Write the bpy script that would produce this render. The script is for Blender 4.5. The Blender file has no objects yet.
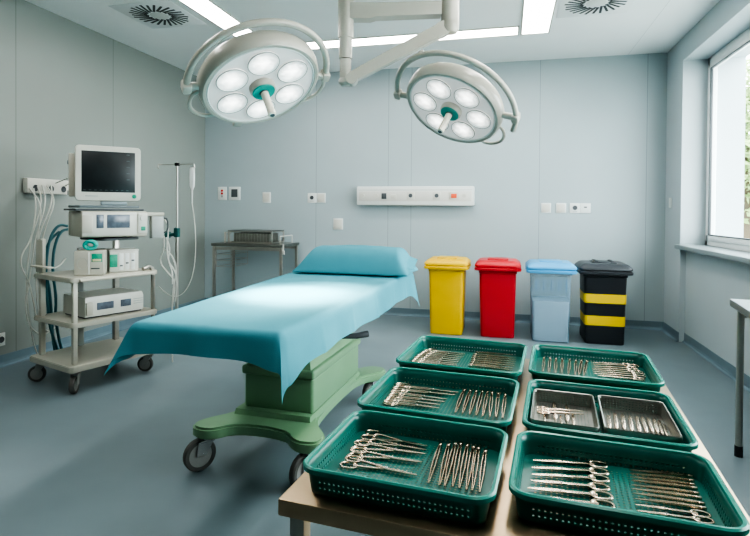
import bpy, bmesh, math, random
from mathutils import Vector, Matrix, noise
random.seed(7)
PI = math.pi
COL = bpy.context.scene.collection
sc = bpy.context.scene

# ------------------------------------------------------------------ materials
def mat(name, col, rough=.5, metal=0., var=0., vscale=6., bump=0., bscale=40., emit=0., emitcol=None, trans=0., alpha=1., coat=0., spec=.5, sub=0.):
    m = bpy.data.materials.new(name); m.use_nodes = True
    nt = m.node_tree; b = nt.nodes['Principled BSDF']
    b.inputs['Base Color'].default_value = (*col, 1)
    b.inputs['Roughness'].default_value = rough
    b.inputs['Metallic'].default_value = metal
    b.inputs['Coat Weight'].default_value = coat
    b.inputs['Specular IOR Level'].default_value = spec
    b.inputs['Transmission Weight'].default_value = trans
    b.inputs['Alpha'].default_value = alpha
    if emit:
        b.inputs['Emission Color'].default_value = (*(emitcol or col), 1)
        b.inputs['Emission Strength'].default_value = emit
    tc = nt.nodes.new('ShaderNodeTexCoord')
    if var:
        n = nt.nodes.new('ShaderNodeTexNoise'); n.inputs['Scale'].default_value = vscale; n.inputs['Detail'].default_value = 4
        r = nt.nodes.new('ShaderNodeValToRGB')
        r.color_ramp.elements[0].position = .3; r.color_ramp.elements[1].position = .7
        r.color_ramp.elements[0].color = (*[max(0, c * (1 - var)) for c in col], 1)
        r.color_ramp.elements[1].color = (*[min(1, c * (1 + var)) for c in col], 1)
        nt.links.new(tc.outputs['Object'], n.inputs['Vector']); nt.links.new(n.outputs['Fac'], r.inputs['Fac'])
        nt.links.new(r.outputs['Color'], b.inputs['Base Color'])
    if bump:
        n2 = nt.nodes.new('ShaderNodeTexNoise'); n2.inputs['Scale'].default_value = bscale; n2.inputs['Detail'].default_value = 3
        bp = nt.nodes.new('ShaderNodeBump'); bp.inputs['Strength'].default_value = bump; bp.inputs['Distance'].default_value = .01
        nt.links.new(tc.outputs['Object'], n2.inputs['Vector']); nt.links.new(n2.outputs['Fac'], bp.inputs['Height'])
        nt.links.new(bp.outputs['Normal'], b.inputs['Normal'])
    return m

def wall_mat(name, col, axis, seams, w=.005, rough=.45):
    """painted panel wall: thin darker joints at the given object coordinates along axis"""
    m = mat(name, col, rough, var=.03, vscale=1.2)
    nt = m.node_tree; b = nt.nodes['Principled BSDF']
    src = b.inputs['Base Color'].links[0].from_socket
    tc = nt.nodes.new('ShaderNodeTexCoord'); sp = nt.nodes.new('ShaderNodeSeparateXYZ')
    nt.links.new(tc.outputs['Object'], sp.inputs[0])
    acc = None
    for s in seams:
        c = nt.nodes.new('ShaderNodeMath'); c.operation = 'COMPARE'
        nt.links.new(sp.outputs[axis], c.inputs[0]); c.inputs[1].default_value = s; c.inputs[2].default_value = w
        if acc is None: acc = c
        else:
            a = nt.nodes.new('ShaderNodeMath'); a.operation = 'MAXIMUM'
            nt.links.new(acc.outputs[0], a.inputs[0]); nt.links.new(c.outputs[0], a.inputs[1]); acc = a
    mx = nt.nodes.new('ShaderNodeMix'); mx.data_type = 'RGBA'
    k = nt.nodes.new('ShaderNodeMath'); k.operation = 'MULTIPLY'; k.inputs[1].default_value = .55
    nt.links.new(acc.outputs[0], k.inputs[0]); nt.links.new(k.outputs[0], mx.inputs[0])
    nt.links.new(src, mx.inputs[6]); mx.inputs[7].default_value = (*[c * .45 for c in col], 1)
    nt.links.new(mx.outputs[2], b.inputs['Base Color'])
    return m

def glass_mat(name, tint=(.95, 1, .98)):
    m = bpy.data.materials.new(name); m.use_nodes = True; nt = m.node_tree; nt.nodes.clear()
    o = nt.nodes.new('ShaderNodeOutputMaterial'); mix = nt.nodes.new('ShaderNodeMixShader')
    t = nt.nodes.new('ShaderNodeBsdfTransparent'); t.inputs[0].default_value = (*tint, 1)
    g = nt.nodes.new('ShaderNodeBsdfGlossy'); g.inputs['Roughness'].default_value = .02
    fr = nt.nodes.new('ShaderNodeLayerWeight'); fr.inputs[0].default_value = .12
    k = nt.nodes.new('ShaderNodeMath'); k.operation = 'MULTIPLY'; k.inputs[1].default_value = .35; nt.links.new(fr.outputs['Facing'], k.inputs[0])
    nt.links.new(k.outputs[0], mix.inputs[0]); nt.links.new(t.outputs[0], mix.inputs[1]); nt.links.new(g.outputs[0], mix.inputs[2])
    nt.links.new(mix.outputs[0], o.inputs[0]); return m

def emit_mat(name, col, strength):
    m = bpy.data.materials.new(name); m.use_nodes = True; nt = m.node_tree; nt.nodes.clear()
    o = nt.nodes.new('ShaderNodeOutputMaterial'); e = nt.nodes.new('ShaderNodeEmission')
    e.inputs[0].default_value = (*col, 1); e.inputs[1].default_value = strength
    nt.links.new(e.outputs[0], o.inputs[0]); return m

def lens_mat(name, r, core, edge):
    """lamp reflector: brightest in its middle, greyer at its edge, with faint facets"""
    m = bpy.data.materials.new(name); m.use_nodes = True; nt = m.node_tree; b = nt.nodes['Principled BSDF']
    b.inputs['Base Color'].default_value = (.7, .7, .68, 1); b.inputs['Roughness'].default_value = .25
    tc = nt.nodes.new('ShaderNodeTexCoord'); ln = nt.nodes.new('ShaderNodeVectorMath'); ln.operation = 'LENGTH'
    nt.links.new(tc.outputs['Object'], ln.inputs[0])
    ns = nt.nodes.new('ShaderNodeTexNoise'); ns.inputs['Scale'].default_value = 28; nt.links.new(tc.outputs['Object'], ns.inputs['Vector'])
    ad = nt.nodes.new('ShaderNodeMath'); ad.operation = 'MULTIPLY_ADD'; ad.inputs[1].default_value = r * .9
    nt.links.new(ns.outputs['Fac'], ad.inputs[0]); nt.links.new(ln.outputs['Value'], ad.inputs[2])
    mr = nt.nodes.new('ShaderNodeMapRange'); mr.inputs[1].default_value = r * .55; mr.inputs[2].default_value = r * 1.35
    mr.inputs[3].default_value = core; mr.inputs[4].default_value = edge
    nt.links.new(ad.outputs[0], mr.inputs[0])
    b.inputs['Emission Color'].default_value = (1, .98, .93, 1)
    nt.links.new(mr.outputs[0], b.inputs['Emission Strength']); return m

M = {}
M['white_plastic'] = mat('white plastic', (.57, .56, .50), .4, var=.03)
M['plate_white'] = mat('plate white', (.66, .68, .65), .4)
M['cream'] = mat('cream enamel', (.46, .44, .37), .4, var=.05)
M['lamp_white'] = mat('lamp enamel', (.43, .405, .345), .34, var=.03, coat=.2)
M['grey_plastic'] = mat('grey plastic', (.36, .38, .36), .45)
M['dark_grey'] = mat('dark grey', (.07, .08, .085), .5)
M['black'] = mat('black', (.012, .013, .015), .4)
M['screen'] = mat('dark screen', (.012, .016, .017), .35, var=.3, vscale=9, spec=.6)
M['display'] = mat('lcd grey', (.12, .14, .17), .2, var=.25, vscale=20)
M['teal'] = mat('teal plastic', (.02, .33, .27), .4)
M['label_green'] = mat('label green', (.03, .32, .20), .5, var=.2, vscale=30)
M['red'] = mat('red', (.62, .03, .02), .4)
M['steel'] = mat('brushed steel', (.45, .43, .39), .33, 1., var=.08, vscale=8)
M['tool_steel'] = mat('tool steel', (.62, .50, .385), .24, 1., var=.2, vscale=60)
M['table_steel'] = mat('table steel', (.46, .34, .22), .36, 1., var=.10, vscale=5, bump=.02, bscale=90)
M['chrome'] = mat('chrome', (.6, .6, .6), .16, 1.)
M['tray'] = mat('green tray plastic', (.008, .128, .10), .3, var=.1, vscale=14)
M['tray_rim_lit'] = mat('green tray rim', (.03, .24, .185), .25)  # tray plastic lightened, the rim's specular sheen put into the colour
M['wiremesh'] = mat('wire mesh steel', (.31, .31, .28), .38, 1., var=.1, vscale=30)
M['sheet'] = mat('teal drape fabric', (.082, .295, .35), .8, var=.06, vscale=3, bump=.12, bscale=240, spec=.2)
M['green'] = mat('green enamel', (.18, .32, .18), .42, var=.06, vscale=3)
M['rubber'] = mat('grey rubber', (.09, .088, .08), .6)
M['hub'] = mat('grey hub', (.30, .30, .28), .4, var=.1)
M['yellow'] = mat('yellow plastic', (.70, .43, .003), .38, var=.04, vscale=3)
M['redbin'] = mat('red plastic', (.50, .013, .022), .36, var=.04, vscale=3)
M['bluelid'] = mat('blue plastic', (.07, .34, .60), .36, var=.04, vscale=3)
M['binblack'] = mat('black bin plastic', (.016, .018, .022), .42)
M['lidblack'] = mat('charcoal lid plastic', (.035, .038, .043), .38)
M['clearbin'] = mat('frosted clear plastic', (.26, .42, .54), .35, alpha=.42)
M['binliner'] = mat('filled liner', (.42, .52, .58), .6, var=.06, vscale=7)
M['tape'] = mat('yellow band', (.80, .54, .004), .45)
M['cable'] = mat('white cable', (.55, .55, .50), .5)
M['hose'] = mat('teal hose', (.03, .13, .15), .5)
M['cable_dark'] = mat('dark cable', (.03, .045, .045), .5)
M['clear'] = mat('clear tube', (.75, .78, .76), .25, alpha=.75)
M['glass'] = glass_mat('window glass')
M['tubelight'] = emit_mat('strip diffuser', (1, .985, .95), 17.5)
M['lens'] = lens_mat('lamp lens', .09, 3.2, .45)
M['face'] = mat('lamp face glass', (.50, .50, .48), .25, emit=.34, emitcol=(1, .98, .95), var=.05, vscale=12)
M['window_white'] = mat('window frame white', (.86, .88, .87), .35)
M['reveal'] = mat('outer render', (.80, .82, .80), .8)
M['sill'] = mat('sill stone', (.24, .28, .29), .35, var=.06)
M['leaf'] = mat('leaf green', (.30, .40, .17), .8, var=.25, vscale=3)  # leaf colour lightened to imitate outdoor haze
M['bark'] = mat('bark', (.12, .09, .06), .9)
M['baseboard'] = mat('baseboard vinyl', (.15, .215, .25), .4, var=.05)

# ------------------------------------------------------------------ mesh helpers
def T(loc=(0, 0, 0), rot=(0, 0, 0), scale=(1, 1, 1)):
    from mathutils import Euler
    return Matrix.Translation(loc) @ Euler(rot).to_matrix().to_4x4() @ Matrix.Diagonal((*scale, 1))

class MB:
    def __init__(s): s.bm = bmesh.new()
    def add(s, other, mtx=None):
        me = bpy.data.meshes.new('tmp'); other.to_mesh(me); other.free()
        if mtx is not None: me.transform(mtx)
        s.bm.from_mesh(me); bpy.data.meshes.remove(me); return s
    def box(s, c, size, bev=.004, seg=2, rot=(0, 0, 0), taper=None):
        b = bmesh.new(); bmesh.ops.create_cube(b, size=1)
        for v in b.verts:
            v.co = Vector((v.co.x * size[0], v.co.y * size[1], v.co.z * size[2]))
            if taper and v.co.z < 0: v.co.x *= taper[0]; v.co.y *= taper[1]
        if bev > 0:
            bmesh.ops.bevel(b, geom=b.edges[:], offset=min(bev, min(size) * .45), segments=seg, affect='EDGES', profile=.5)
        return s.add(b, T(c, rot))
    def cyl(s, p0, p1, r, r2=None, n=16, cap=True):
        p0, p1 = Vector(p0), Vector(p1); d = p1 - p0
        b = bmesh.new(); bmesh.ops.create_cone(b, cap_ends=cap, segments=n, radius1=r, radius2=r if r2 is None else r2, depth=d.length)
        q = Vector((0, 0, 1)).rotation_difference(d.normalized())
        return s.add(b, Matrix.Translation((p0 + p1) / 2) @ q.to_matrix().to_4x4())
    def tube(s, pts, r, n=8, closed=False, rads=None, smooth=0):
        pts = [Vector(p) for p in pts]
        for _ in range(smooth):                       # corner cutting
            q = [pts[0]] if not closed else []
            rng = range(len(pts) - 1) if not closed else range(len(pts))
            for i in rng:
                a, c = pts[i], pts[(i + 1) % len(pts)]
                q += [a * .75 + c * .25, a * .25 + c * .75]
            if not closed: q.append(pts[-1])
            pts = q
        b = bmesh.new(); rings = []; N = len(pts); up = None
        for i, p in enumerate(pts):
            if closed: t = pts[(i + 1) % N] - pts[i - 1]
            else: t = pts[min(i + 1, N - 1)] - pts[max(i - 1, 0)]
            t.normalize()
            if up is None:
                up = t.orthogonal().normalized()
            else:
                up = (up - t * up.dot(t)); up = up.normalized() if up.length > 1e-6 else t.orthogonal().normalized()
            sd = t.cross(up); rr = rads[i] if rads and len(rads) == N else r
            rings.append([b.verts.new(p + (up * math.cos(2 * PI * k / n) + sd * math.sin(2 * PI * k / n)) * rr) for k in range(n)])
        for i in range(N if closed else N - 1):
            A, B = rings[i], rings[(i + 1) % N]
            off = 0
            if closed and i == N - 1:
                off = min(range(n), key=lambda o: (A[0].co - B[o].co).length)
            for k in range(n):
                b.faces.new((A[k], A[(k + 1) % n], B[(k + 1 + off) % n], B[(k + off) % n]))
        if not closed:
            b.faces.new(rings[0][::-1]); b.faces.new(rings[-1])
        return s.add(b)
    def lathe(s, prof, n=32, mtx=None):
        b = bmesh.new(); rings = []
        for r, z in prof:
            if r < 1e-6: rings.append([b.verts.new((0, 0, z))])
            else: rings.append([b.verts.new((r * math.cos(2 * PI * k / n), r * math.sin(2 * PI * k / n), z)) for k in range(n)])
        for A, B in zip(rings, rings[1:]):
            for k in range(n):
                f = [A[k % len(A)], A[(k + 1) % len(A)], B[(k + 1) % len(B)], B[k % len(B)]]
                f = list(dict.fromkeys(f))
                if len(f) > 2: b.faces.new(f)
        bmesh.ops.recalc_face_normals(b, faces=b.faces[:])
        return s.add(b, mtx)
    def prism(s, poly, z0, z1, bev=.0, mtx=None):
        b = bmesh.new()
        v = [b.verts.new((x, y, z0)) for x, y in poly]; f = b.faces.new(v)
        r = bmesh.ops.extrude_face_region(b, geom=[f])
        for g in r['geom']:
            if isinstance(g, bmesh.types.BMVert): g.co.z = z1
        bmesh.ops.recalc_face_normals(b, faces=b.faces[:])
        if bev: bmesh.ops.bevel(b, geom=[e for e in b.edges if abs(e.verts[0].co.z - e.verts[1].co.z) < 1e-6], offset=bev, segments=2, affect='EDGES')
        return s.add(b, mtx)
    def loft(s, loops, cap0=True, cap1=True):
        b = bmesh.new(); R = [[b.verts.new(p) for p in L] for L in loops]; n = len(R[0])
        for A, B in zip(R, R[1:]):
            for k in range(n): b.faces.new((A[k], A[(k + 1) % n], B[(k + 1) % n], B[k]))
        if cap0: b.faces.new(R[0][::-1])
        if cap1: b.faces.new(R[-1])
        bmesh.ops.recalc_face_normals(b, faces=b.faces[:])
        return s.add(b)
    def build(s, name, m, parent=None, loc=None, smooth=True, ang=35):
        me = bpy.data.meshes.new(name); s.bm.to_mesh(me); s.bm.free()
        me.materials.append(m)
        if smooth:
            me.polygons.foreach_set('use_smooth', [True] * len(me.polygons))
            me.set_sharp_from_angle(angle=math.radians(ang))
        o = bpy.data.objects.new(name, me); COL.objects.link(o)
        if parent: o.parent = parent
        if loc: o.location = loc
        return o

def tag(o, label, cat, group=None):
    o['label'] = label; o['category'] = cat
    if group: o['group'] = group
    return o
def thing(name, label, cat, loc=(0, 0, 0), rz=0., group=None, mtx=None):
    o = bpy.data.objects.new(name, None); COL.objects.link(o); o.empty_display_size = .05
    o.location = loc; o.rotation_euler = (0, 0, rz)
    if mtx is not None: o.matrix_world = mtx
    return tag(o, label, cat, group)
def struct(o):
    o['kind'] = 'structure'; return o
def dup(root, loc, rz, label, group, s=1.):
    r = root.copy(); COL.objects.link(r); r.location = loc; r.rotation_euler = (0, 0, rz); r.scale = (s, s, s)
    r['label'] = label; r['group'] = group
    for ch in list(root.children):
        c = ch.copy(); COL.objects.link(c); c.parent = r
    return r
def rrect(a, b, r, z, n=5):
    out = []
    for cx, cy, a0 in ((a - r, b - r, 0), (-(a - r), b - r, 90), (-(a - r), -(b - r), 180), (a - r, -(b - r), 270)):
        for k in range(n + 1):
            t = math.radians(a0 + 90 * k / n); out.append((cx + r * math.cos(t), cy + r * math.sin(t), z))
    return out

# ------------------------------------------------------------------ room
XL, XR, YB, YF, ZC = -4.1685, 1.7685, 6.7332, -3.2, 3.1962
m_floor = mat('blue grey vinyl floor', (.165, .212, .23), .34, var=.10, vscale=1.6, bump=.015, bscale=300)
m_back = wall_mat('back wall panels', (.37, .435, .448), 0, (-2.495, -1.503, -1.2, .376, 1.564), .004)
m_left = wall_mat('shaded left wall panels', (.25, .275, .252), 1, (1.9, 3.743, 4.92), .005)  # base colour darkened, imitating daylight that hardly reaches this wall
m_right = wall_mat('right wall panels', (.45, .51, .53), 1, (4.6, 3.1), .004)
m_ceil = wall_mat('ceiling panels', (.86, .88, .87), 0, (1.35,), .0025)

struct(MB().box(((XL + XR) / 2, (YB + YF) / 2, -.05), (XR - XL + 1.2, YB - YF + .4, .1), 0).build('floor', m_floor, smooth=False))
struct(MB().box(((XL + XR) / 2, (YB + YF) / 2, ZC + .05), (XR - XL + 1.2, YB - YF + .4, .1), 0).build('ceiling', m_ceil, smooth=False))
struct(MB().box(((XL + XR) / 2, YB + .05, ZC / 2), (XR - XL + 1.2, .1, ZC), 0).build('wall_back', m_back, smooth=False))
struct(MB().box((XL - .05, (YB + YF) / 2, ZC / 2), (.1, YB - YF, ZC), 0).build('wall_left', m_left, smooth=False))
struct(MB().box(((XL + XR) / 2, YF - .05, ZC / 2), (XR - XL + 1.2, .1, ZC), 0).build('wall_front', m_back, smooth=False))
# right wall with its window opening; the wall below the sill is set back a little
W0, W1, WZ0, WZ1 = 1.2, 6.17, 1.0, 2.95
RT = .58
w = MB()
w.box((XR + RT / 2, (YB + W1) / 2, ZC / 2), (RT, YB - W1, ZC), 0)
w.box((XR + RT / 2, (W0 + YF) / 2, ZC / 2), (RT, W0 - YF, ZC), 0)
w.box((XR + RT / 2, (W0 + W1) / 2, (ZC + WZ1) / 2), (RT, W1 - W0, ZC - WZ1), 0)
w.box((XR + .055 + (RT - .055) / 2, (W0 + W1) / 2, WZ0 / 2), (RT - .055, W1 - W0, WZ0), 0)
struct(w.build('wall_right', m_right, smooth=False))
# baseboards (coved vinyl)
def base(name, p0, p1, nrm):
    p0, p1, nrm = Vector(p0), Vector(p1), Vector(nrm)
    prof = [(0, .10), (.006, .10), (.006, .035), (.012, .014), (.03, .002), (0, .002)]
    L = [[p + nrm * x + Vector((0, 0, z)) for x, z in prof] for p in (p0, p1)]
    return struct(MB().loft(L).build(name, M['baseboard'], smooth=False))
base('baseboard_back', (XL, YB, 0), (XR, YB, 0), (0, -1, 0))
base('baseboard_left', (XL, YF, 0), (XL, YB, 0), (1, 0, 0))
base('baseboard_right', (XR, W1, 0), (XR, YB, 0), (-1, 0, 0))
base('baseboard_niche', (XR + .055, W0, 0), (XR + .055, W1, 0), (-1, 0, 0))

# window: frame set back in the thick wall, outer reveal beyond it
FX = 2.0
w = MB()
def fr(y0, y1, z0, z1, x0=FX, x1=FX + .07): w.box(((x0 + x1) / 2, (y0 + y1) / 2, (z0 + z1) / 2), (x1 - x0, y1 - y0, z1 - z0), .006)
fr(W1 - .07, W1, WZ0, WZ1); fr(W0, W0 + .07, WZ0, WZ1); fr(W0, W1, WZ0, WZ0 + .08); fr(W0, W1, WZ1 - .07, WZ1)
fr(3.62, 3.74, WZ0, WZ1)
win = struct(w.build('window_1', M['window_white']))
w = MB()
for y0, y1 in ((3.74, W1 - .07), (W0 + .07, 3.62)):
    fr(y1 - .05, y1, WZ0 + .08, WZ1 - .07, FX - .015, FX + .05); fr(y0, y0 + .05, WZ0 + .08, WZ1 - .07, FX - .015, FX + .05)
    fr(y0, y1, WZ0 + .08, WZ0 + .13, FX - .015, FX + .05); fr(y0, y1, WZ1 - .12, WZ1 - .07, FX - .015, FX + .05)
w.build('sash', M['window_white'], win)
w = MB()
for y0, y1 in ((3.79, W1 - .12), (W0 + .12, 3.57)):
    g = .012
    fr(y1 - g, y1, WZ0 + .13, WZ1 - .12, FX - .018, FX + .01); fr(y0, y0 + g, WZ0 + .13, WZ1 - .12, FX - .018, FX + .01)
    fr(y0, y1, WZ0 + .13, WZ0 + .13 + g, FX - .018, FX + .01); fr(y0, y1, WZ1 - .12 - g, WZ1 - .12, FX - .018, FX + .01)
w.build('gasket', M['dark_grey'], win)
w = MB()
for y0, y1 in ((3.79, W1 - .12), (W0 + .12, 3.57)):
    q = bmesh.new(); q.faces.new([q.verts.new(p) for p in ((FX + .02, y0, WZ0 + .13), (FX + .02, y1, WZ0 + .13), (FX + .02, y1, WZ1 - .12), (FX + .02, y0, WZ1 - .12))]); w.add(q)
w.build('pane', M['glass'], win, smooth=False)
MB().box((XR + .09, (W0 + W1) / 2, WZ0 + .006), (.30, W1 - W0 - .002, .045), .008).build('window_sill', M['sill'], win)
struct(MB().box((9, 6, -.06), (13, 30, .1), 0).build('ground', mat('pale bounce ground', (.42, .43, .40), .9, var=.15), smooth=False))  # unseen ground, made pale to bounce extra daylight up to the ceiling

def tree(loc, h, r, label):
    t = thing('garden_tree', label, 'tree', loc)
    MB().tube([(0, 0, 0), (.05, 0, h * .3), (0, .08, h * .7)], .1, 8, rads=[.16, .12, .05]).build('trunk', M['bark'], t)
    b = bmesh.new(); rnd = random.Random(int(loc[1] * 10))
    for _ in range(5200):
        d = Vector((rnd.gauss(0, 1), rnd.gauss(0, 1), rnd.gauss(0, 1))).normalized() * (rnd.random() ** .4)
        c = Vector((d.x * r, d.y * r, h * .62 + d.z * h * .42)); s = .07 + rnd.random() * .08
        a = Vector((rnd.gauss(0, 1), rnd.gauss(0, 1), rnd.gauss(0, 1))).normalized(); e = a.orthogonal().normalized()
        b.faces.new([b.verts.new(c + q) for q in (a * s, e * s * .5, -a * s, -e * s * .5)])
    MB().add(b).build('foliage', M['leaf'], t, smooth=False)
tree((6.2, 16.2, 0), 5.6, 1.9, 'pale green leafy tree seen through the window, beside its white outer edge')
tree((7.6, 11.2, 0), 4.6, 1.7, 'green leafy tree standing nearer outside the window')

# ------------------------------------------------------------------ ceiling fittings
def strip(label, x0, x1, y0, y1):
    t = thing('recessed_strip_light', label, 'ceiling light', ((x0 + x1) / 2, (y0 + y1) / 2, ZC))
    a, b = (x1 - x0) / 2, (y1 - y0) / 2
    MB().box((0, 0, -.004), (2 * a - .03, 2 * b - .03, .006), 0).build('diffuser', M['tubelight'], t, smooth=False)
    f = MB()
    for c, s in (((0, b - .008, -.006), (2 * a, .016, .012)), ((0, -b + .008, -.006), (2 * a, .016, .012)), ((a - .008, 0, -.006), (.016, 2 * b, .012)), ((-a + .008, 0, -.006), (.016, 2 * b, .012))): f.box(c, s, .002)
    f.build('trim_frame', M['white_plastic'], t)
strip('long recessed ceiling strip light running past the bigger round lamp', -2.82, -2.55, .6, 5.43)
strip('recessed ceiling strip light running crosswise behind the lamp arms', -2.82, .10, 5.45, 5.71)
strip('recessed ceiling strip light ending beside the vent near the window', .115, .40, .6, 5.71)

def vent(label, x, y):
    t = thing('swirl_air_vent', label, 'air vent', (x, y, ZC))
    MB().box((0, 0, -.003), (.62, .62, .006), .002).build('plate', mat('vent plate', (.82, .84, .83), .45), t)
    MB().lathe([(0, -.012), (.075, -.012), (.085, -.007), (.085, -.006)], 32).build('hub_plate', M['plate_white'], t)
    b = MB()
    for k in range(26):
        a = 2 * PI * k / 26
        for (r, l) in ((.18, .175),):
            b.box((r * math.cos(a), r * math.sin(a), -.0065), (l if k % 2 else l * .85, .022, .003), 0, rot=(0, 0, a + .28))
    b.build('slot', M['black'], t, smooth=False)
vent('round swirl ceiling vent beside the long strip light', -3.22, 4.41)
vent('round swirl ceiling vent near the window corner', .74, 5.0)

# ------------------------------------------------------------------ surgical lamps
def lamp(label, loc, n, X, arm, handles, bracket=None, zlens=45, yr=0., yb=15., yR=.45, ext=0.):
    Z = -Vector(n).normalized(); X = Vector(X); X = (X - Z * X.dot(Z)).normalized(); Y = Z.cross(X)
    mtx = Matrix.Translation(loc) @ Matrix((X, Y, Z)).transposed().to_4x4()
    t = thing('hanging_surgical_lamp', label, 'surgical lamp', mtx=mtx)
    R = .375
    MB().lathe([(.338, .004), (.345, -.006), (.362, -.006), (R, .008), (R + .006, .05), (R + .004, .085), (R - .012, .11), (R - .05, .13), (.22, .15), (.1, .16), (0, .162)], 56).build('housing', M['lamp_white'], t)
    MB().lathe([(0, .004), (.338, .004)], 56).build('glass_face', M['face'], t)
    MB().lathe([(.330, -.001), (.336, -.006), (.343, -.001), (.336, .004), (.330, -.001)], 56).build('face_ring', M['plate_white'], t)
    for k in range(6):
        a = math.radians(zlens + 60 * k)
        MB().lathe([(0, .0005), (.045, -.002), (.084, -.006), (.09, -.009), (.094, -.006), (.096, .003)], 32).build('lens', M['lens'], t, loc=(.215 * math.cos(a), .215 * math.sin(a), .0))
        MB().tube([(.0945 * math.cos(2 * PI * q / 32), .0945 * math.sin(2 * PI * q / 32), -.0065) for q in range(32)], .0035, 6, closed=True).build('lens_rim', M['grey_plastic'], t.children[-1])
        l = bpy.data.lights.new('lens_beam', 'SPOT'); l.energy = SPOT_W; l.spot_size = math.radians(36); l.spot_blend = 1.; l.shadow_soft_size = 0; l.color = (1, .97, .92)
        lo = bpy.data.objects.new('lens_beam', l); COL.objects.link(lo)
        p = mtx @ Vector((.215 * math.cos(a), .215 * math.sin(a), -.02))
        lo.location = p; d = Vector((-1.19, 2.82, .88)) - p
        lo.rotation_euler = d.to_track_quat('-Z', 'Y').to_euler()
    MB().lathe([(.082, .003), (.082, -.02), (.074, -.035), (.066, -.038), (.03, -.038)], 32).build('centre_ring', M['lamp_white'], t)
    MB().lathe([(.072, -.0385), (.07, -.043), (.024, -.044)], 32).build('centre_disc', M['teal'], t)
    h = MB().lathe([(.025, -.04), (.023, -.10), (.025, -.205), (.0265, -.215), (.016, -.22)], 20).build('handle', mat('handle ivory', (.72, .66, .55), .4), t)
    MB().lathe([(.0255, -.0405), (.028, -.046), (.0245, -.052)], 20).build('grip_ring', M['dark_grey'], h)
    MB().lathe([(.0165, -.219), (.014, -.223), (.0, -.223)], 16).build('tip', M['dark_grey'], h)
    # yoke: half hoop leaning back, pivoting at the two sides
    be = math.radians(yb); pts = []; rz = Matrix.Rotation(math.radians(yr), 3, 'Z')
    for k in range(-int(ext), 33):
        th = PI * k / 32; r = yR
        pts.append(rz @ Vector((r * math.cos(th), -r * math.sin(th) * math.cos(be), .05 + r * math.sin(th) * math.sin(be))))
    MB().tube(pts, .021, 12).build('yoke', M['lamp_white'], t)
    for s in (-1, 1):
        MB().cyl(rz @ Vector((s * .36, 0, .05)), rz @ Vector((s * (yR + .02), 0, .05)), .024).box(rz @ Vector((s * yR, 0, .05)), (.055, .07, .07), .014, rot=(0, 0, math.radians(yr))).build('pivot', M['lamp_white'], t)
    for a0 in handles:
        pp = []
        for k in range(13):
            u = k / 12; a = math.radians(a0 - 21 + 42 * u); r = .372 + .085 * math.sin(PI * u) ** .6
            pp.append((r * math.cos(a), r * math.sin(a), .035))
        MB().tube(pp, .0125, 10).build('side_grip', M['lamp_white'], t)
    if bracket is not None:
        a = math.radians(bracket)
        MB().box((.395 * math.cos(a), .395 * math.sin(a), .03), (.07, .06, .03), .01, rot=(0, 0, a)).build('bracket', M['lamp_white'], t)
    inv = mtx.inverted()
    MB().tube([inv @ Vector(p) for p in arm], .022, 12).build('support_arm', M['lamp_white'], t)
    return t
SPOT_W = 120
lamp('big round operating lamp with six lit lenses, the larger one over the blue bed', (-1.488, 3.041, 2.1174), (.4455, -.2484, -.8581), (.8702, .3445, .3521),
     [(-1.58, 3.08, 2.27), (-1.85, 3.95, 2.62), (-2.42, 5.1, 3.0), (-2.42, 5.12, 3.19)], (176, 36), 126, 45, 21, 5, .445)
lamp('round operating lamp with six lit lenses hanging below the angled ceiling arm', (-.4112, 3.9993, 2.1121), (-.3271, -.4944, -.8034), (.8685, .1775, -.4629),
     [(-.60, 3.83, 2.48), (-.62, 3.84, 2.515)], (14,), None, 45, -25, 3, .475, 3)

# jointed ceiling arm
t = thing('ceiling_mounted_arm', 'cream jointed ceiling arm with column, level boom and sloping arm', 'lamp arm', (-1.165, 3.746, 0)); t.name = 'hanging_lamp_arm'
zc = ZC
MB().cyl((0, 0, 2.62), (0, 0, zc), .058, n=24).build('column', M['lamp_white'], t)
MB().cyl((0, 0, zc - .05), (0, 0, zc - .001), .16, n=32).build('ceiling_flange', M['lamp_white'], t)
MB().cyl((0, 0, 2.47), (0, 0, 2.62), .049, n=24).cyl((0, 0, 2.325), (0, 0, 2.465), .042, n=24).lathe([(.042, 2.325), (.05, 2.31), (.05, 2.29), (.03, 2.27), (0, 2.268)], 24).build('lower_joint', M['lamp_white'], t)
E = Vector((.744, .187, 0)); ex = E.normalized()
q = MB(); q.loft([[Vector((0, 0, 0)) + Vector((ex.x * d, ex.y * d, 2.81 + dz)) + Vector((-ex.y, ex.x, 0)) * s * .05 + Vector((0, 0, u)) for s, u in ((-1, -.05 * k), (1, -.05 * k), (1, .05 * k), (-1, .05 * k))] for d, dz, k in ((.03, 0, 1.15), (.18, 0, 1.15), (.22, .005, 1), (.70, .025, .95))])
q.build('boom', M['lamp_white'], t)
MB().cyl(E + Vector((0, 0, 2.73)), E + Vector((0, 0, 2.98)), .066, n=24).build('elbow', M['lamp_white'], t)
MB().lathe([(.066, 2.74), (.066, 2.70), (.05, 2.665), (.0, 2.655)], 24, Matrix.Translation(E)).build('elbow_cap', M['lamp_white'], t)
a = E + Vector((0, 0, 2.72)); b_ = Vector((.02, .0, 2.315)); d = (b_ - a); sd = Vector((-ex.y, ex.x, 0)); up = d.normalized().cross(sd)
q = MB(); q.loft([[a + d * f + sd * s * .04 * k + up * u * .045 * k for s, u in ((-1, -1), (1, -1), (1, 1), (-1, 1))] for f, k in ((0, 1.05), (.1, 1.1), (.12, 1), (.85, .9), (.98, .8))])
q.build('spring_arm', M['lamp_white'], t)
MB().cyl(b_ + sd * .05 + Vector((.03, 0, 0)), b_ - sd * .05 + Vector((.03, 0, 0)), .042, n=20).build('pivot', M['lamp_white'], t)

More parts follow.
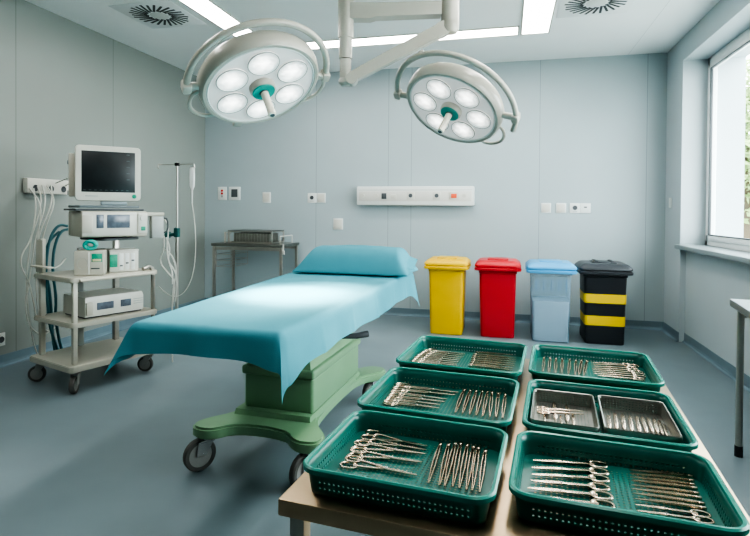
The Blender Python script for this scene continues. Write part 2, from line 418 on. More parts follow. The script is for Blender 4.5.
# ------------------------------------------------------------------ operating table
BX = -1.20
t = thing('operating_table', 'green pedestal operating table on four castors under the teal drape', 'operating table', (BX, 3.05, 0), math.radians(-2))
out = []
def smooth_poly(P, it=2):
    for _ in range(it):
        Q = []
        for i in range(len(P)):
            a, c = Vector(P[i]), Vector(P[(i + 1) % len(P)])
            Q += [a * .75 + c * .25, a * .25 + c * .75]
        P = Q
    return [tuple(p) for p in P]
poly = [(-.33, -.66), (-.22, -.66), (-.14, -.55), (.14, -.55), (.22, -.66), (.33, -.66), (.37, -.60), (.34, -.52), (.24, -.40), (.22, -.2), (.22, .2), (.24, .40), (.34, .52), (.37, .6), (.33, .66), (.22, .66), (.14, .55), (-.14, .55), (-.22, .66), (-.33, .66), (-.37, .6), (-.34, .52), (-.24, .4), (-.22, .2), (-.22, -.2), (-.24, -.4), (-.34, -.52), (-.37, -.6)]
b = MB().prism(smooth_poly(poly, 2), .175, .235, .012)
b.loft([[(sx * a, sy * c, z) for sx, sy in ((-1, -1), (1, -1), (1, 1), (-1, 1))] for a, c, z in ((.225, .44, .225), (.22, .425, .262), (.205, .405, .27))])
b.build('base', M['green'], t)
MB().box((.02, 0, .36), (.41, .80, .20), .02, 3).build('column', M['green'], t)
b = MB().box((.02, 0, .475), (.43, .83, .05), .015, 3).loft([[(.02 + sx * a, sy * c, z) for sx, sy in ((-1, -1), (1, -1), (1, 1), (-1, 1))] for a, c, z in ((.195, .41, .49), (.16, .34, .56), (.155, .33, .78))])
b.build('column_cover', M['green'], t)
MB().box((.03, .03, .80), (.62, 2.08, .05), .02).build('table_top', M['dark_grey'], t)
MB().tube([(.10, -.06, .60), (.24, -.03, .60), (.33, .02, .60), (.385, .07, .605)], .02, 10, rads=[.013, .013, .018, .02]).build('foot_lever', M['dark_grey'], t)
def caster(parent, loc, ang, R=.084, wd=.036, top=.175, fm=None):
    g = bpy.data.objects.new('caster', None)
    c = MB()
    L = Vector(loc); dx, dy = math.cos(ang), math.sin(ang); off = Vector((dx, dy, 0)) * .035
    side = Vector((-dy, dx, 0)); ctr = L + off + Vector((0, 0, R))
    c.cyl(L + Vector((0, 0, top - .025)), L + Vector((0, 0, top)), R * .35, n=16)
    for s in (-1, 1):
        o = side * s * (wd / 2 + .006)
        c.loft([[L + o * .9 + Vector((0, 0, top - .02)) + Vector((dx, dy, 0)) * k * R * .5 + side * s * e for k, e in ((-.8, 0), (1.2, 0), (1.2, .005), (-.8, .005))],
                [ctr + o + Vector((dx, dy, 0)) * k * R * .3 + side * s * e for k, e in ((-1, 0), (1, 0), (1, .005), (-1, .005))]])
    c.box(L + Vector((0, 0, top - .022)), (R * .9, wd + .02, .012), .003, rot=(0, 0, ang))
    root = c.build('caster', fm or M['chrome'], parent)
    rot = Vector((0, 0, 1)).rotation_difference(side).to_matrix().to_4x4()
    MB().lathe([(R * .72, -wd * .5), (R * .93, -wd * .5), (R, -wd * .28), (R, wd * .28), (R * .93, wd * .5), (R * .72, wd * .5), (R * .72, -wd * .5)], 28, Matrix.Translation(ctr) @ rot).build('tyre', M['rubber'], root)
    MB().lathe([(0, -wd * .42), (R * .3, -wd * .46), (R * .72, -wd * .38), (R * .72, wd * .38), (R * .3, wd * .46), (0, wd * .42)], 24, Matrix.Translation(ctr) @ rot).build('hub', M['hub'], root)
for x, y, a in ((-.29, -.60, 4.1), (.28, -.60, 4.4), (.28, .60, 4.3), (-.28, .60, 4.6)): caster(t, (x, y, 0), a)
MB().cyl((-.25, -.34, .135), (-.20, -.36, .135), .04, n=20).box((-.22, -.35, .165), (.04, .05, .05), .01).build('brake_roller', M['green'], t)

# drape: cloth grid laid over the table, its borders hanging, corners falling into points
ZT = .872
def drape():
    FL, FRt, BRt, BL = Vector((-1.525, 1.95)), Vector((-.875, 1.95)), Vector((-.755, 4.22)), Vector((-1.63, 4.22))
    dL, dR, dF, dB = .165, .185, .135, .15
    def axis(lo, hi, n, d0, d1, m):
        return [lo - d0 + d0 * i / m for i in range(m)] + [lo + (hi - lo) * i / n for i in range(n + 1)] + [hi + d1 * (i + 1) / m for i in range(m)]
    Lx, Ly, m = .75, 2.265, 10
    us = axis(0, Lx, 26, dL, dR, m); vs = axis(0, Ly, 120, dF, dB, m)
    b = bmesh.new(); G = []
    for v in vs:
        row = []
        for u in us:
            uc, vc = min(max(u, 0), Lx), min(max(v, 0), Ly)
            s, q = uc / Lx, vc / Ly
            P = (FL * (1 - s) + FRt * s) * (1 - q) + (BL * (1 - s) + BRt * s) * q
            eu = u - uc; ev = v - vc; r = math.hypot(eu, ev)
            x, y = P; z = ZT
            if r > 0:
                ph = math.atan2(abs(ev), abs(eu)); rb = .03
                k = min(r / (rb * 1.57), 1) * 1.57
                outw = rb * math.sin(k) if k < 1.57 else rb
                dz = rb * (1 - math.cos(k)) + max(0, r - rb * 1.57)
                sx = (1 if eu > 0 else -1) if eu else 0; sy = (1 if ev > 0 else -1) if ev else 0
                cf = math.sin(2 * ph)                      # 1 in the middle of a corner
                fl = .05 + .05 * noise.noise((u * 3, v * 3, 2))
                ox, oy = math.cos(ph), math.sin(ph)
                wob = (.008 * math.sin(v * 17 + 1.3) + .012 * math.sin(v * 6.1)) * .5 if eu and not ev else (.008 * math.sin(u * 19) if ev and not eu else 0)
                f = max(0, r - .03)
                if eu and not ev:
                    for cr in (.35, .78, 1.2, 1.62, 1.95): wob += .006 * math.exp(-((v - cr) / .016) ** 2)
                if ev and not eu: wob += .006 * math.exp(-((u - .33) / .016) ** 2)
                if cf > .01: ox, oy = ox * (1 - cf) + .72 * cf, oy * (1 - cf) + .72 * cf
                push = outw + f * (.08 + fl * .5 + .22 * cf) + wob * f / .15
                if sx < 0 and sy < 0: push += f * .22 * cf
                if sx > 0 and sy < 0: ox *= 1 - .35 * cf
                x += sx * ox * push; y += sy * oy * push
                dc = min(math.hypot(max(0, min(u, Lx - u)), max(0, min(v, Ly - v))), 9)
                K = ((.30 if u > Lx / 2 else .10) if v < Ly / 2 else (.42 if u > Lx / 2 else .2))
                z = ZT - dz * (1 + K * math.exp(-(dc / .10) ** 1.5)) + f * .012 * math.sin(u * 9 + v * 7)
            else:
                z += .003 * noise.noise((u * 2.5, v * 2.5, 0)) + .0012 * noise.noise((u * 9, v * 9, 3))
                for cr in (.25, .5):                       # pressed fold lines
                    z += .0025 * math.exp(-((u - Lx * cr) / .008) ** 2)
                for cr in (.6, 1.2, 1.75):
                    z += .002 * math.exp(-((v - cr) / .008) ** 2)
            row.append(b.verts.new((x, y, z)))
        G.append(row)
    for i in range(len(vs) - 1):
        for j in range(len(us) - 1): b.faces.new((G[i][j], G[i][j + 1], G[i + 1][j + 1], G[i + 1][j]))
    o = MB().add(b).build('surgical_drape', M['sheet'], ang=60)
    md = o.modifiers.new('sub', 'SUBSURF'); md.levels = md.render_levels = 1
    return tag(o, 'teal fabric drape covering the operating table with pointed hanging corners', 'drape')
drape()
def pillow():
    b = bmesh.new(); n, m = 36, 20; W, D, H = .45, .215, .19
    def pt(i, j, top):
        u, v = -1 + 2 * i / n, -1 + 2 * j / m
        ru = .34 if u < 0 else .20; tu = min(1, (1 - abs(u)) / ru); eu_ = (tu * (1.25 - .25 * tu * tu * tu)) ** .9 if tu < 1 else 1
        e = min(1, eu_) * max(0, (1 - abs(v) ** 3.2)) ** .55
        px = u * W * (1 - .06 * (1 - abs(v) ** 2) * abs(u) ** 8); py = v * D * (1 - .05 * (1 - u * u))
        wr = .006 * noise.noise((u * 4, v * 3, 5)) + .004 * noise.noise((u * 9, v * 8, 1))
        z = H * e * (.93 + .07 * math.cos(u * 2)) + wr * e if top else -.0 * e
        edge = max(abs(u), abs(v))
        if top: z += .012
        droop = -.055 * max(0, u - .86) / .14 * (1 if v > -.2 else .2)
        return Vector((px, py, z + droop * 0))
    Tt = [[b.verts.new(pt(i, j, True)) for i in range(n + 1)] for j in range(m + 1)]
    Bb = [[b.verts.new(pt(i, j, False)) for i in range(n + 1)] for j in range(m + 1)]
    for j in range(m):
        for i in range(n):
            b.faces.new((Tt[j][i], Tt[j][i + 1], Tt[j + 1][i + 1], Tt[j + 1][i])); b.faces.new((Bb[j][i], Bb[j + 1][i], Bb[j + 1][i + 1], Bb[j][i + 1]))
    rim = lambda A: A[0][:] + [A[j][n] for j in range(1, m + 1)] + [A[m][i] for i in range(n - 1, -1, -1)] + [A[j][0] for j in range(m - 1, 0, -1)]
    ra, rb = rim(Tt), rim(Bb)
    for k in range(len(ra)): b.faces.new((ra[k], rb[k], rb[(k + 1) % len(ra)], ra[(k + 1) % len(ra)]))
    bmesh.ops.recalc_face_normals(b, faces=b.faces[:])
    o = MB().add(b).build('pillow', M['sheet'], ang=75)
    md = o.modifiers.new('sub', 'SUBSURF'); md.levels = md.render_levels = 1
    o.location = (-1.125, 3.94, .884); o.rotation_euler = (0, 0, math.radians(-1))
    # loose flap of the cover at its end
    q = bmesh.new(); P = [(.36, -.08, .10), (.36, .12, .13), (.465, .08, .10), (.445, .0, .03), (.42, -.08, .05)]
    q.faces.new([q.verts.new(p) for p in P])
    bmesh.ops.subdivide_edges(q, edges=q.edges[:], cuts=2, use_grid_fill=True)
    MB().add(q).build('cover_flap', M['sheet'], o)
    tag(o, 'plump teal covered pillow at the head of the draped table', 'pillow')
pillow()

# ------------------------------------------------------------------ waste bins
def bin_(label, x, y, body, lid, w, d, liner=False, bands=False, handle=False):
    t = thing('waste_bin', label, 'bin', (x, y + d / 2, 0), 0)
    H = .735
    L = []
    for z, k in ((.006, .93), (.0, .90),): pass
    def ring(z, k, rr=.035, e=0): return [Vector(p) for p in rrect(w / 2 * k + e, d / 2 * k + e, rr, z, 5)]
    lo = [ring(.004, .86), ring(.012, .875), ring(.35, .915), ring(.69, .955), ring(.695, .99), ring(H, 1.0)]
    MB().loft(lo).build('body', body, t)
    k = 1.0
    l = MB()
    W2, D2 = w / 2, d / 2
    def lring(z, e, rr=.045): return [Vector(p) for p in rrect(W2 + e, D2 + e, rr, z + .033, 6)]
    l.loft([lring(.690, .034), lring(.693, .042), lring(.716, .044), lring(.720, .040), lring(.723, .028), lring(.731, .028), lring(.735, .040), lring(.752, .040), lring(.762, .034), lring(.785, .010), lring(.795, -.008), lring(.798, -.03)])
    l.build('lid', lid, t)
    hb = MB().box((0, .0, .835), (w * .55, d * .6, .014), .006)
    hb.build('lid_panel', lid, t)
    if handle:
        MB().box((-w * .18, -.01, .848), (.03, d * .5, .014), .005).box((w * .18, -.01, .848), (.03, d * .5, .014), .005).build('lid_ridge', lid, t)
    for s in (-1, 1):
        rot = Matrix.Rotation(PI / 2, 4, 'Y')
        MB().lathe([(0, -.02), (.05, -.02), (.055, -.012), (.055, .012), (.05, .02), (0, .02)], 20, Matrix.Translation((s * (w / 2 - .045), d / 2 - .02, .056)) @ rot).build('wheel', M['black'], t)
    if liner:
        MB().loft([[Vector(p) for p in rrect(w / 2 * k2 - .008, d / 2 * k2 - .008, .03, z, 5)] for z, k2 in ((.012, .87), (.2, .89), (.405, .912), (.425, .90))]).build('liner', M['binliner'], t)
        r = MB()
        for i in range(5): r.box((-w * .36 + i * w * .18, -d / 2 * .985, .60), (.004, .004, .12), .001)
        r.build('rib', M['bluelid'], t)
    if bands:
        for z0, z1 in ((.425, .52), (.195, .295)):
            kk = lambda z: .875 + (z - .012) / .643 * .08
            MB().loft([ring(z0, kk(z0), .035, .0025), ring(z1, kk(z1), .035, .0025)], False, False).build('hazard_band', M['tape'], t)
    return t
bin_('yellow lidded waste bin beside the head of the operating table', -.64, 5.80, M['yellow'], M['yellow'], .40, .42)
bin_('red lidded waste bin between the yellow bin and the blue-lidded bin', -.09, 5.80, M['redbin'], M['redbin'], .405, .42)
bin_('frosted clear bin with light blue lid, half filled', .452, 5.74, M['clearbin'], M['bluelid'], .415, .42, liner=True)
bin_('black lidded bin with two yellow bands', .985, 5.80, M['binblack'], M['lidblack'], .43, .42, bands=True, handle=True)

# ------------------------------------------------------------------ back-wall fittings
def plate(name, label, cat, x, z, w=.115, h=.115, detail=None, group=None):
    t = thing(name, label, cat, (x, YB - .0005, z))
    MB().box((0, -.006, 0), (w, .011, h), .003).build('cover_plate', M['plate_white'], t)
    if detail == 'rocker': MB().box((0, -.0125, 0), (w * .8, .006, h * .8), .003).build('rocker', M['white_plastic'], t)
    if detail == 'socket':
        MB().lathe([(0, 0), (.022, 0), (.024, -.004), (.028, -.004)], 20, Matrix.Translation((0, -.0125, .004)) @ Matrix.Rotation(-PI / 2, 4, 'X')).build('socket_well', M['dark_grey'], t)
        MB().box((0, -.0125, -.042), (w * .45, .003, .008), .001).build('name_strip', M['grey_plastic'], t)
    if detail == 'small':
        MB().box((0, -.0125, .012), (.034, .004, .016), .002).build('key_switch', M['dark_grey'], t)
    if detail == 'dots':
        for dz in (.04, .0, -.04): MB().cyl((0, -.0105, dz), (0, -.0145, dz), .017, n=16).build('indicator', M['red'] if dz > -.01 else M['grey_plastic'], t)
    if detail == 'window':
        MB().box((0, -.0125, .005), (w * .55, .004, h * .6), .002).build('display', M['dark_grey'], t)
    return t
plate('switch_plate', 'upright alarm plate with red indicators on the back wall corner', 'switch', -3.893, 1.583, .135, .185, 'dots')
plate('control_switch_plate', 'white framed control plate with dark display on the back wall', 'switch', -3.70, 1.583, .175, .185, 'window')
plate('switch_plate', 'single white rocker switch above the steel side table', 'switch', -3.215, 1.527, .125, .145, 'rocker')
plate('socket_plate', 'white socket with dark well, halfway between rocker switch and supply unit', 'socket', -2.55, 1.522, .125, .13, 'socket')
plate('switch_plate', 'white switch butted against the socket with dark well on the back wall', 'switch', -2.42, 1.522, .125, .13, 'rocker')
plate('switch_plate', 'single white rocker switch low under the supply unit, above the pillow', 'switch', -2.18, 1.176, .135, .15, 'rocker')
plate('switch_plate', 'first white switch from the supply unit in the row above the blue-lidded bin', 'switch', .458, 1.405, .115, .118, 'rocker')
plate('switch_plate', 'second white switch from the supply unit in the row above the black bin', 'switch', .63, 1.405, .115, .118, 'rocker')
plate('socket_plate', 'white socket with dark well in the row above the black bin', 'socket', .787, 1.405, .115, .118, 'socket')
plate('switch_plate', 'white key switch plate ending the row above the black bin', 'switch', .905, 1.405, .115, .118, 'small')
# tiny plate on the right wall
t = thing('switch_plate', 'small white switch on the narrow pier beside the window', 'switch', (XR - .0005, 6.52, 1.47), math.radians(90))
MB().box((0, .006, 0), (.08, .011, .11), .003).build('cover_plate', M['plate_white'], t); MB().box((0, .0, 0), (.05, .006, .08), .003).build('rocker', M['plate_white'], t)
# bedhead supply unit
t = thing('bedhead_supply_unit', 'long white medical supply unit with sockets on the back wall', 'supply unit', (-1.145, YB - .001, 1.548))
MB().box((0, -.055, 0), (1.50, .11, .24), .012).build('housing', M['plate_white'], t)
MB().box((0, -.112, -.005), (1.44, .006, .125), .002).build('socket_panel', mat('panel ivory', (.60, .59, .54), .4), t)
MB().box((0, -.113, .075), (1.46, .004, .004), .001).build('groove', M['grey_plastic'], t)
for x in (-.67, -.49): MB().cyl((x, -.114, 0), (x, -.125, 0), .028, n=20).build('gas_outlet', M['white_plastic'], t)
MB().box((-.385, -.120, -.003), (.065, .014, .075), .004).build('switch', M['dark_grey'], t)
MB().box((-.26, -.118, -.01), (.07, .01, .05), .004).build('socket_cover', M['white_plastic'], t)
for x in (-.04, .29):
    f = MB().box((x, -.117, 0), (.10, .008, .095), .004).build('socket_frame', M['white_plastic'], t)
    MB().cyl((x, -.119, .003), (x, -.125, .003), .026, n=20).build('socket_well', M['dark_grey'], f)
f = MB().box((.505, -.117, 0), (.13, .008, .1), .004).build('call_switch', M['white_plastic'], t)
MB().box((.505, -.124, .0), (.07, .008, .055), .004).build('call_button', mat('orange red', (.75, .12, .05), .4), f)
MB().cyl((.63, -.114, 0), (.63, -.122, 0), .025, n=20).build('gas_outlet', M['white_plastic'], t)

# left-wall socket rail and low socket
t = thing('socket_rail', 'white socket rail on the panelled wall behind the equipment cart', 'socket rail', (XL + .001, 4.035, 1.555))
MB().box((.028, 0, 0), (.055, .46, .135), .01).build('housing', M['white_plastic'], t)
for y in (-.15, .02, .16): MB().lathe([(0, 0), (.024, 0), (.03, .004)], 18, Matrix.Translation((.056, y, -.02)) @ Matrix.Rotation(PI / 2, 4, 'Y')).build('socket_well', M['dark_grey'], t)
t = thing('socket_plate', 'white socket plate low on the panelled wall beside the cart', 'socket', (XL + .0005, 3.57, .235))
MB().box((.006, 0, 0), (.011, .12, .11), .003).build('cover_plate', M['plate_white'], t)
MB().lathe([(0, 0), (.022, 0), (.027, .004)], 18, Matrix.Translation((.012, .02, 0)) @ Matrix.Rotation(PI / 2, 4, 'Y')).build('socket_well', M['dark_grey'], t)

# ------------------------------------------------------------------ steel table at the back, with its rack
SX0, SX1, SY0, SY1, SZ = -3.69, -2.70, 6.10, 6.66, .925
t = thing('steel_side_table', 'small stainless steel table against the back wall', 'table', ((SX0 + SX1) / 2, (SY0 + SY1) / 2, 0))
hx, hy = (SX1 - SX0) / 2, (SY1 - SY0) / 2
MB().box((0, 0, SZ - .018), (2 * hx, 2 * hy, .036), .005).build('table_top', mat('dull steel', (.26, .27, .25), .4, 1., var=.1), t)
for sy in (-1, 1): MB().box((0, sy * (hy - .03), SZ - .065), (2 * hx - .08, .02, .04), .003).build('apron_rail', M['steel'], t)
for sx in (-1, 1):
    for sy in (-1, 1): MB().box((sx * (hx - .03), sy * (hy - .03), SZ / 2 - .018), (.036, .036, SZ - .036), .006).build('leg', M['steel'], t)
MB().box((-hx + .03, 0, .16), (.02, 2 * hy - .09, .02), .004).box((hx - .03, 0, .16), (.02, 2 * hy - .09, .02), .004).build('lower_rail', M['steel'], t)
wb = MB()
for z in (.62, .70, .78): wb.tube([(-hx + .05, -hy + .05, z), (-hx + .05, hy - .06, z), (-hx + .26, hy - .06, z), (-hx + .26, -hy + .05, z)], .004, 6, closed=True)
for x, y in ((-hx + .05, -hy + .05), (-hx + .26, -hy + .05), (-hx + .05, hy - .06), (-hx + .26, hy - .06)): wb.cyl((x, y, .62), (x, y, SZ - .03), .004, n=6)
wb.build('wire_basket', M['steel'], t)
t = thing('instrument_rack', 'low steel case with wire sides lying on the small steel table', 'instrument case', (-3.17, 6.34, SZ + .001))
f = MB()
for z in (.012, .155):
    f.tube([(-.30, -.18, z), (.30, -.18, z), (.30, .18, z), (-.30, .18, z)], .011, 8, closed=True)
for x in (-.30, .30):
    for y in (-.18, .18): f.cyl((x, y, .004), (x, y, .155), .013, n=8)
f.build('frame', M['steel'], t)
MB().box((0, 0, .164), (.62, .38, .012), .004).build('lid', mat('rack lid', (.20, .21, .20), .4, .8), t)
MB().box((.0, .0, .07), (.50, .28, .12), .006).build('inner_case', M['wiremesh'], t)
g = MB()
for i in range(14): g.cyl((-.27 + i * .0415, -.182, .012), (-.27 + i * .0415, -.182, .155), .002, n=5)
g.build('side_grille', M['steel'], t)
MB().box((-.385, -.12, .07), (.014, .04, .14), .003).box((-.34, -.12, .136), (.09, .02, .008), .003).build('hook', M['white_plastic'], t)
t = thing('wire_towel_rail', 'white wire rail hooked over the end of the small steel table', 'rail', (-2.715, 6.30, SZ + .002))
MB().tube([(-.02, -.19, -.0), (-.02, -.19, .10), (.02, .0, .105), (-.02, .19, .10), (-.02, .19, .0)], .006, 8).build('hoop', M['white_plastic'], t)
MB().tube([(-.02, -.19, .006), (.03, -.205, .006), (.03, -.205, -.09)], .008, 8).box((.032, -.205, -.10), (.03, .02, .05), .005).build('hook', M['white_plastic'], t)

# ------------------------------------------------------------------ drip stand
t = thing('infusion_stand', 'slim steel drip stand between the cart and the steel table', 'drip stand', (-3.43, 5.0, 0))
MB().cyl((0, 0, .09), (0, 0, 1.12), .017, n=14).build('pole', M['steel'], t)
MB().cyl((0, 0, 1.10), (0, 0, 1.86), .010, n=12).build('upper_pole', M['steel'], t)
MB().tube([(-.20, -.03, 1.79), (-.215, -.03, 1.80), (-.215, -.02, 1.835), (-.19, 0, 1.835), (.18, 0, 1.835), (.2, 0, 1.835), (.205, .01, 1.80), (.185, .02, 1.79)], .006, 8).build('hook_bar', M['steel'], t)
MB().box((0, 0, 1.835), (.05, .03, .035), .006).build('hook_joint', M['black'], t)
MB().box((0, 0, 1.105), (.055, .05, .10), .01).cyl((0, 0, 1.09), (-.10, -.02, 1.075), .018, n=12).lathe([(0, -.02), (.035, -.02), (.04, 0), (.035, .02), (0, .02)], 14, Matrix.Translation((-.095, -.02, 1.08)) @ Matrix.Rotation(PI / 2, 4, 'Y')).build('clamp_knob', mat('dark teal', (.015, .09, .085), .4), t)
for k in range(5):
    a = 2 * PI * k / 5 + .3; c, s_ = math.cos(a), math.sin(a)
    f = MB().tube([(0, 0, .11), (.10 * c, .10 * s_, .10), (.29 * c, .29 * s_, .065)], .014, 8).build('foot', M['steel'], t)
    MB().cyl((.29 * c - .01 * s_, .29 * s_ + .01 * c, .03), (.29 * c + .01 * s_, .29 * s_ - .01 * c, .03), .03, n=14).build('wheel', M['rubber'], f)
t = thing('infusion_bag', 'clear drip bag with looping line hanging from the drip stand', 'drip bag', (0, 0, 0))
MB().loft([[Vector((-3.245, 4.995, 0)) + Vector((x * w_, y * d_, z)) for x, y in ((-1, 0), (-.7, -.8), (0, -1), (.7, -.8), (1, 0), (.7, .8), (0, 1), (-.7, .8))] for z, w_, d_ in ((1.80, .022, .003), (1.785, .03, .006), (1.70, .033, .014), (1.60, .03, .016), (1.57, .015, .008), (1.55, .006, .005))]).build('bag', M['clear'], t)
MB().cyl((-3.245, 4.995, 1.55), (-3.245, 4.995, 1.42), .009, .007, n=10).build('drip_chamber', M['clear'], t)
iv = [(-3.245, 4.995, 1.42), (-3.225, 5.0, 1.295), (-3.2, 5.0, 1.03), (-3.211, 5.0, 0.764), (-3.271, 5.0, 0.548), (-3.367, 4.97, 0.426), (-3.489, 4.97, 0.421), (-3.587, 5.0, 0.47), (-3.662, 5.0, 0.521)]
MB().tube(iv, .0045, 6, smooth=2).build('drip_line', M['cable'], t)

# ------------------------------------------------------------------ equipment cart
CR = math.radians(72)
CA = (-3.045, 3.18, 0)
t = thing('equipment_cart', 'cream shelved equipment cart on castors at the panelled wall', 'cart', CA, CR)
CW, CD = .72, .565
def shelf(z, th=.035, x0=0, x1=CW, y0=0, y1=CD, nm='shelf', m=None):
    P = rrect((x1 - x0) / 2, (y1 - y0) / 2, .035, 0, 5)
    return MB().prism([(p[0] + (x0 + x1) / 2, p[1] + (y0 + y1) / 2) for p in P], z - th, z, .005).build(nm, m or M['cream'], t)
shelf(.205, .045, -.02, CW + .02, -.02, CD + .02, 'base_shelf'); shelf(.515); shelf(.845)
shelf(1.118, .02, .33, .66, .16, CD - .05, 'device_shelf', M['dark_grey'])
MB().box((.04, .035, .525), (.035, .035, .64), .008).build('post', M['cream'], t)
MB().box((.05, CD - .05, .66), (.04, .04, .91), .008).build('post', M['cream'], t)
MB().box((CW - .06, CD - .05, .66), (.045, .045, .91), .008).build('post', M['steel'], t)
MB().box((.36, CD - .03, .62), (.05, .03, .82), .006).build('post', M['grey_plastic'], t)
MB().tube([(CW - .02, .05, .2), (CW - .02, .05, .80), (CW - .03, .05, .86), (CW - .06, .05, .875), (CW - .12, .04, .86)], .017, 10).build('post', M['steel'], t)
MB().tube([(.05, -.02, .826), (CW * .5, -.028, .828), (CW - .08, -.02, .828)], .012, 8).build('shelf_rail', M['cream'], t)
MB().box((.0, CD - .12, .985), (.012, .10, .25), .004).box((-.02, CD - .19, .91), (.05, .26, .012), .004).build('side_bracket', M['cream'], t)
for x, y, a in ((.06, .05, CR + 2.6), (.05, CD - .05, 2.4), (CW - .05, .05, 2.2), (CW - .05, CD - .05, 2.4)): caster(t, (x, y, 0), a, .062, .034, .162, M['hub'])

# devices on the cart
MR = math.radians(43)
def at(o, d): return o + d
nx, ny = math.sin(MR), -math.cos(MR)
t = thing('patient_monitor', 'boxy white patient monitor with dark screen on top of the cart', 'monitor', (-3.165, 3.68, 1.409), MR)
MB().loft([[Vector(p).xzy * 1 + Vector((0, y, .225)) for p in rrect(a, b, .03, 0, 5)] for a, b, y in ((.215, .195, -.115), (.232, .215, -.112), (.236, .219, -.09), (.236, .219, -.045), (.225, .21, -.03))]).build('bezel', M['white_plastic'], t)
MB().box((.0, -.113, .238), (.385, .008, .325), .004).build('screen', M['screen'], t)
MB().loft([[Vector((x * a, y, .235 + z * b)) for x, z in ((-1, -1), (1, -1), (1, 1), (-1, 1))] for a, b, y in ((.205, .185, -.035), (.20, .18, .05), (.15, .14, .17))]).build('rear_housing', M['grey_plastic'], t)
MB().box((-.245, .02, .21), (.07, .13, .34), .008).build('module_rack', M['cream'], t)
MB().cyl((-.282, -.0, .31), (-.288, -.0, .31), .016, n=14).cyl((-.282, .02, .07), (-.288, .02, .07), .018, n=14).build('knob', M['dark_grey'], t)
MB().cyl((.185, -.112, .045), (.185, -.122, .045), .017, n=18).build('power_button', M['label_green'], t)
MB().box((-.12, -.1135, .045), (.09, .004, .008), .001).build('nameplate', M['grey_plastic'], t)
MB().box((.04, -.03, -.012), (.19, .16, .03), .008).box((.04, -.105, -.015), (.10, .012, .02), .003).build('stand', mat('stand grey', (.26, .31, .33), .4), t)
sm = MB()
rr = random.Random(3)
for i in range(9): sm.box((-.17 + i * .038, -.1175, .092), (.018, .001, .005), 0)
for i in range(5): sm.box((.14, -.1175, .18 + i * .05), (.022, .001, .006), 0)
sm.build('readout', mat('dim readout', (.10, .13, .13), .4), t)
# plates under the monitor
VR = math.radians(56)
t = thing('ventilator_unit', 'wide cream anaesthesia unit with grey display below the monitor', 'medical device', (-3.165, 3.685, 1.1195), VR)
MB().box((0, .02, .113), (.49, .42, .205), .014).build('casing', M['cream'], t)
MB().box((-.04, -.191, .115), (.40, .014, .185), .008).build('front_panel', M['white_plastic'], t)
MB().box((-.205, -.198, .115), (.075, .012, .14), .004).build('paper_slot', M['cream'], t)
MB().box((.02, -.1985, .135), (.17, .006, .105), .003).build('display', M['display'], t)
MB().box((-.115, -.1985, .135), (.052, .006, .105), .003).build('key_panel', M['display'], t)
f = MB().box((.205, -.193, .12), (.075, .016, .165), .006).build('valve_panel', M['white_plastic'], t)
MB().cyl((.205, -.20, .158), (.205, -.214, .158), .022, n=18).build('knob', M['white_plastic'], f)
MB().box((.208, -.203, .075), (.034, .008, .034), .003).build('green_key', M['label_green'], f)
MB().box((-.03, .02, .226), (.50, .40, .016), .004).build('top_plate', M['dark_grey'], t)
MB().box((-.03, .02, .250), (.44, .36, .02), .004).build('tray_plate', mat('tray plate', (.13, .16, .17), .4), t)
t = thing('side_module', 'grey handheld module with a coiled grip hanging beside the anaesthesia unit', 'medical device', (-2.905, 3.945, 1.07), VR)
MB().box((0, 0, .13), (.10, .07, .19), .008).build('casing', M['grey_plastic'], t)
MB().box((-.02, .0, .24), (.15, .07, .03), .006).build('holder', M['cream'], t)
MB().tube([(.05, -.02, .21), (.085, -.02, .20), (.09, -.02, .10), (.05, -.02, .08)], .007, 8, smooth=1).build('grip', M['dark_grey'], t)

def carton(name, label, cat, loc, rz, w, d, h, kind):
    t = thing(name, label, cat, loc, rz)
    b = MB().box((0, 0, h / 2), (w, d, h), .006).build('body', M['white_plastic'] if kind else M['cream'], t)
    if kind == 0:
        MB().box((.0, -d / 2 - .001, h * .5), (.008, .004, h * .9), .001).build('divider', M['plate_white'], t)
        MB().box((w * .27, -d / 2 - .001, h * .72), (w * .36, .003, h * .34), .001).build('label', M['label_green'], t)
        MB().box((w * .27, -d / 2 - .0015, h * .62), (w * .3, .003, h * .1), .001).build('label_stripe', mat('label cream', (.6, .58, .35), .5), t)
        MB().box((w * .22, -d / 2 - .001, h * .28), (w * .3, .003, h * .05), .001).build('print', M['dark_grey'], t)
        r = MB().tube([(-w * .22 + .035 * math.cos(2 * PI * k / 20), -d / 2 - .002, h * .5 + .045 * math.sin(2 * PI * k / 20)) for k in range(20)], .0015, 5, closed=True); r.build('emblem_ring', M['grey_plastic'], t)
    else:
        MB().box((-w * .36, -d / 2 - .001, h * .55), (w * .26, .003, h * .62), .001).build('label', M['label_green'], t)
        for i in range(3): MB().box((-w * .1 + i * w * .2, -d / 2 - .001, h * .5), (w * .15, .003, h * .8), .001).build('paper_label', M['plate_white'], t)
        for i in range(3): MB().box((-w * .1 + i * w * .2, -d / 2 - .002, h * (.3 + .12 * i)), (w * .1, .003, h * .07), .001).build('print', M['dark_grey'], t)
        MB().box((0, 0, h + .006), (w * 1.03, d * 1.03, .014), .004).build('lid', M['white_plastic'], t)
    return t
carton('supply_box', 'open cream supply box with green corner print on the cart shelf', 'box', (-3.10, 3.425, .848), math.radians(32), .20, .16, .185, 0)
carton('supply_box', 'white box with green side label on the cart shelf, below the display', 'box', (-3.055, 3.71, .8475), math.radians(50), .215, .17, .165, 1)
t = thing('sample_jar', 'grey jar with dark lid standing between two boxes on the cart', 'jar', (-3.17, 3.585, .8475))
MB().lathe([(0, 0), (.045, 0), (.048, .01), (.048, .14), (.036, .155), (0, .156)], 24).build('body', mat('jar grey', (.30, .29, .25), .3), t)
MB().lathe([(.05, .145), (.05, .18), (.045, .185), (0, .186)], 24).build('lid', M['dark_grey'], t)
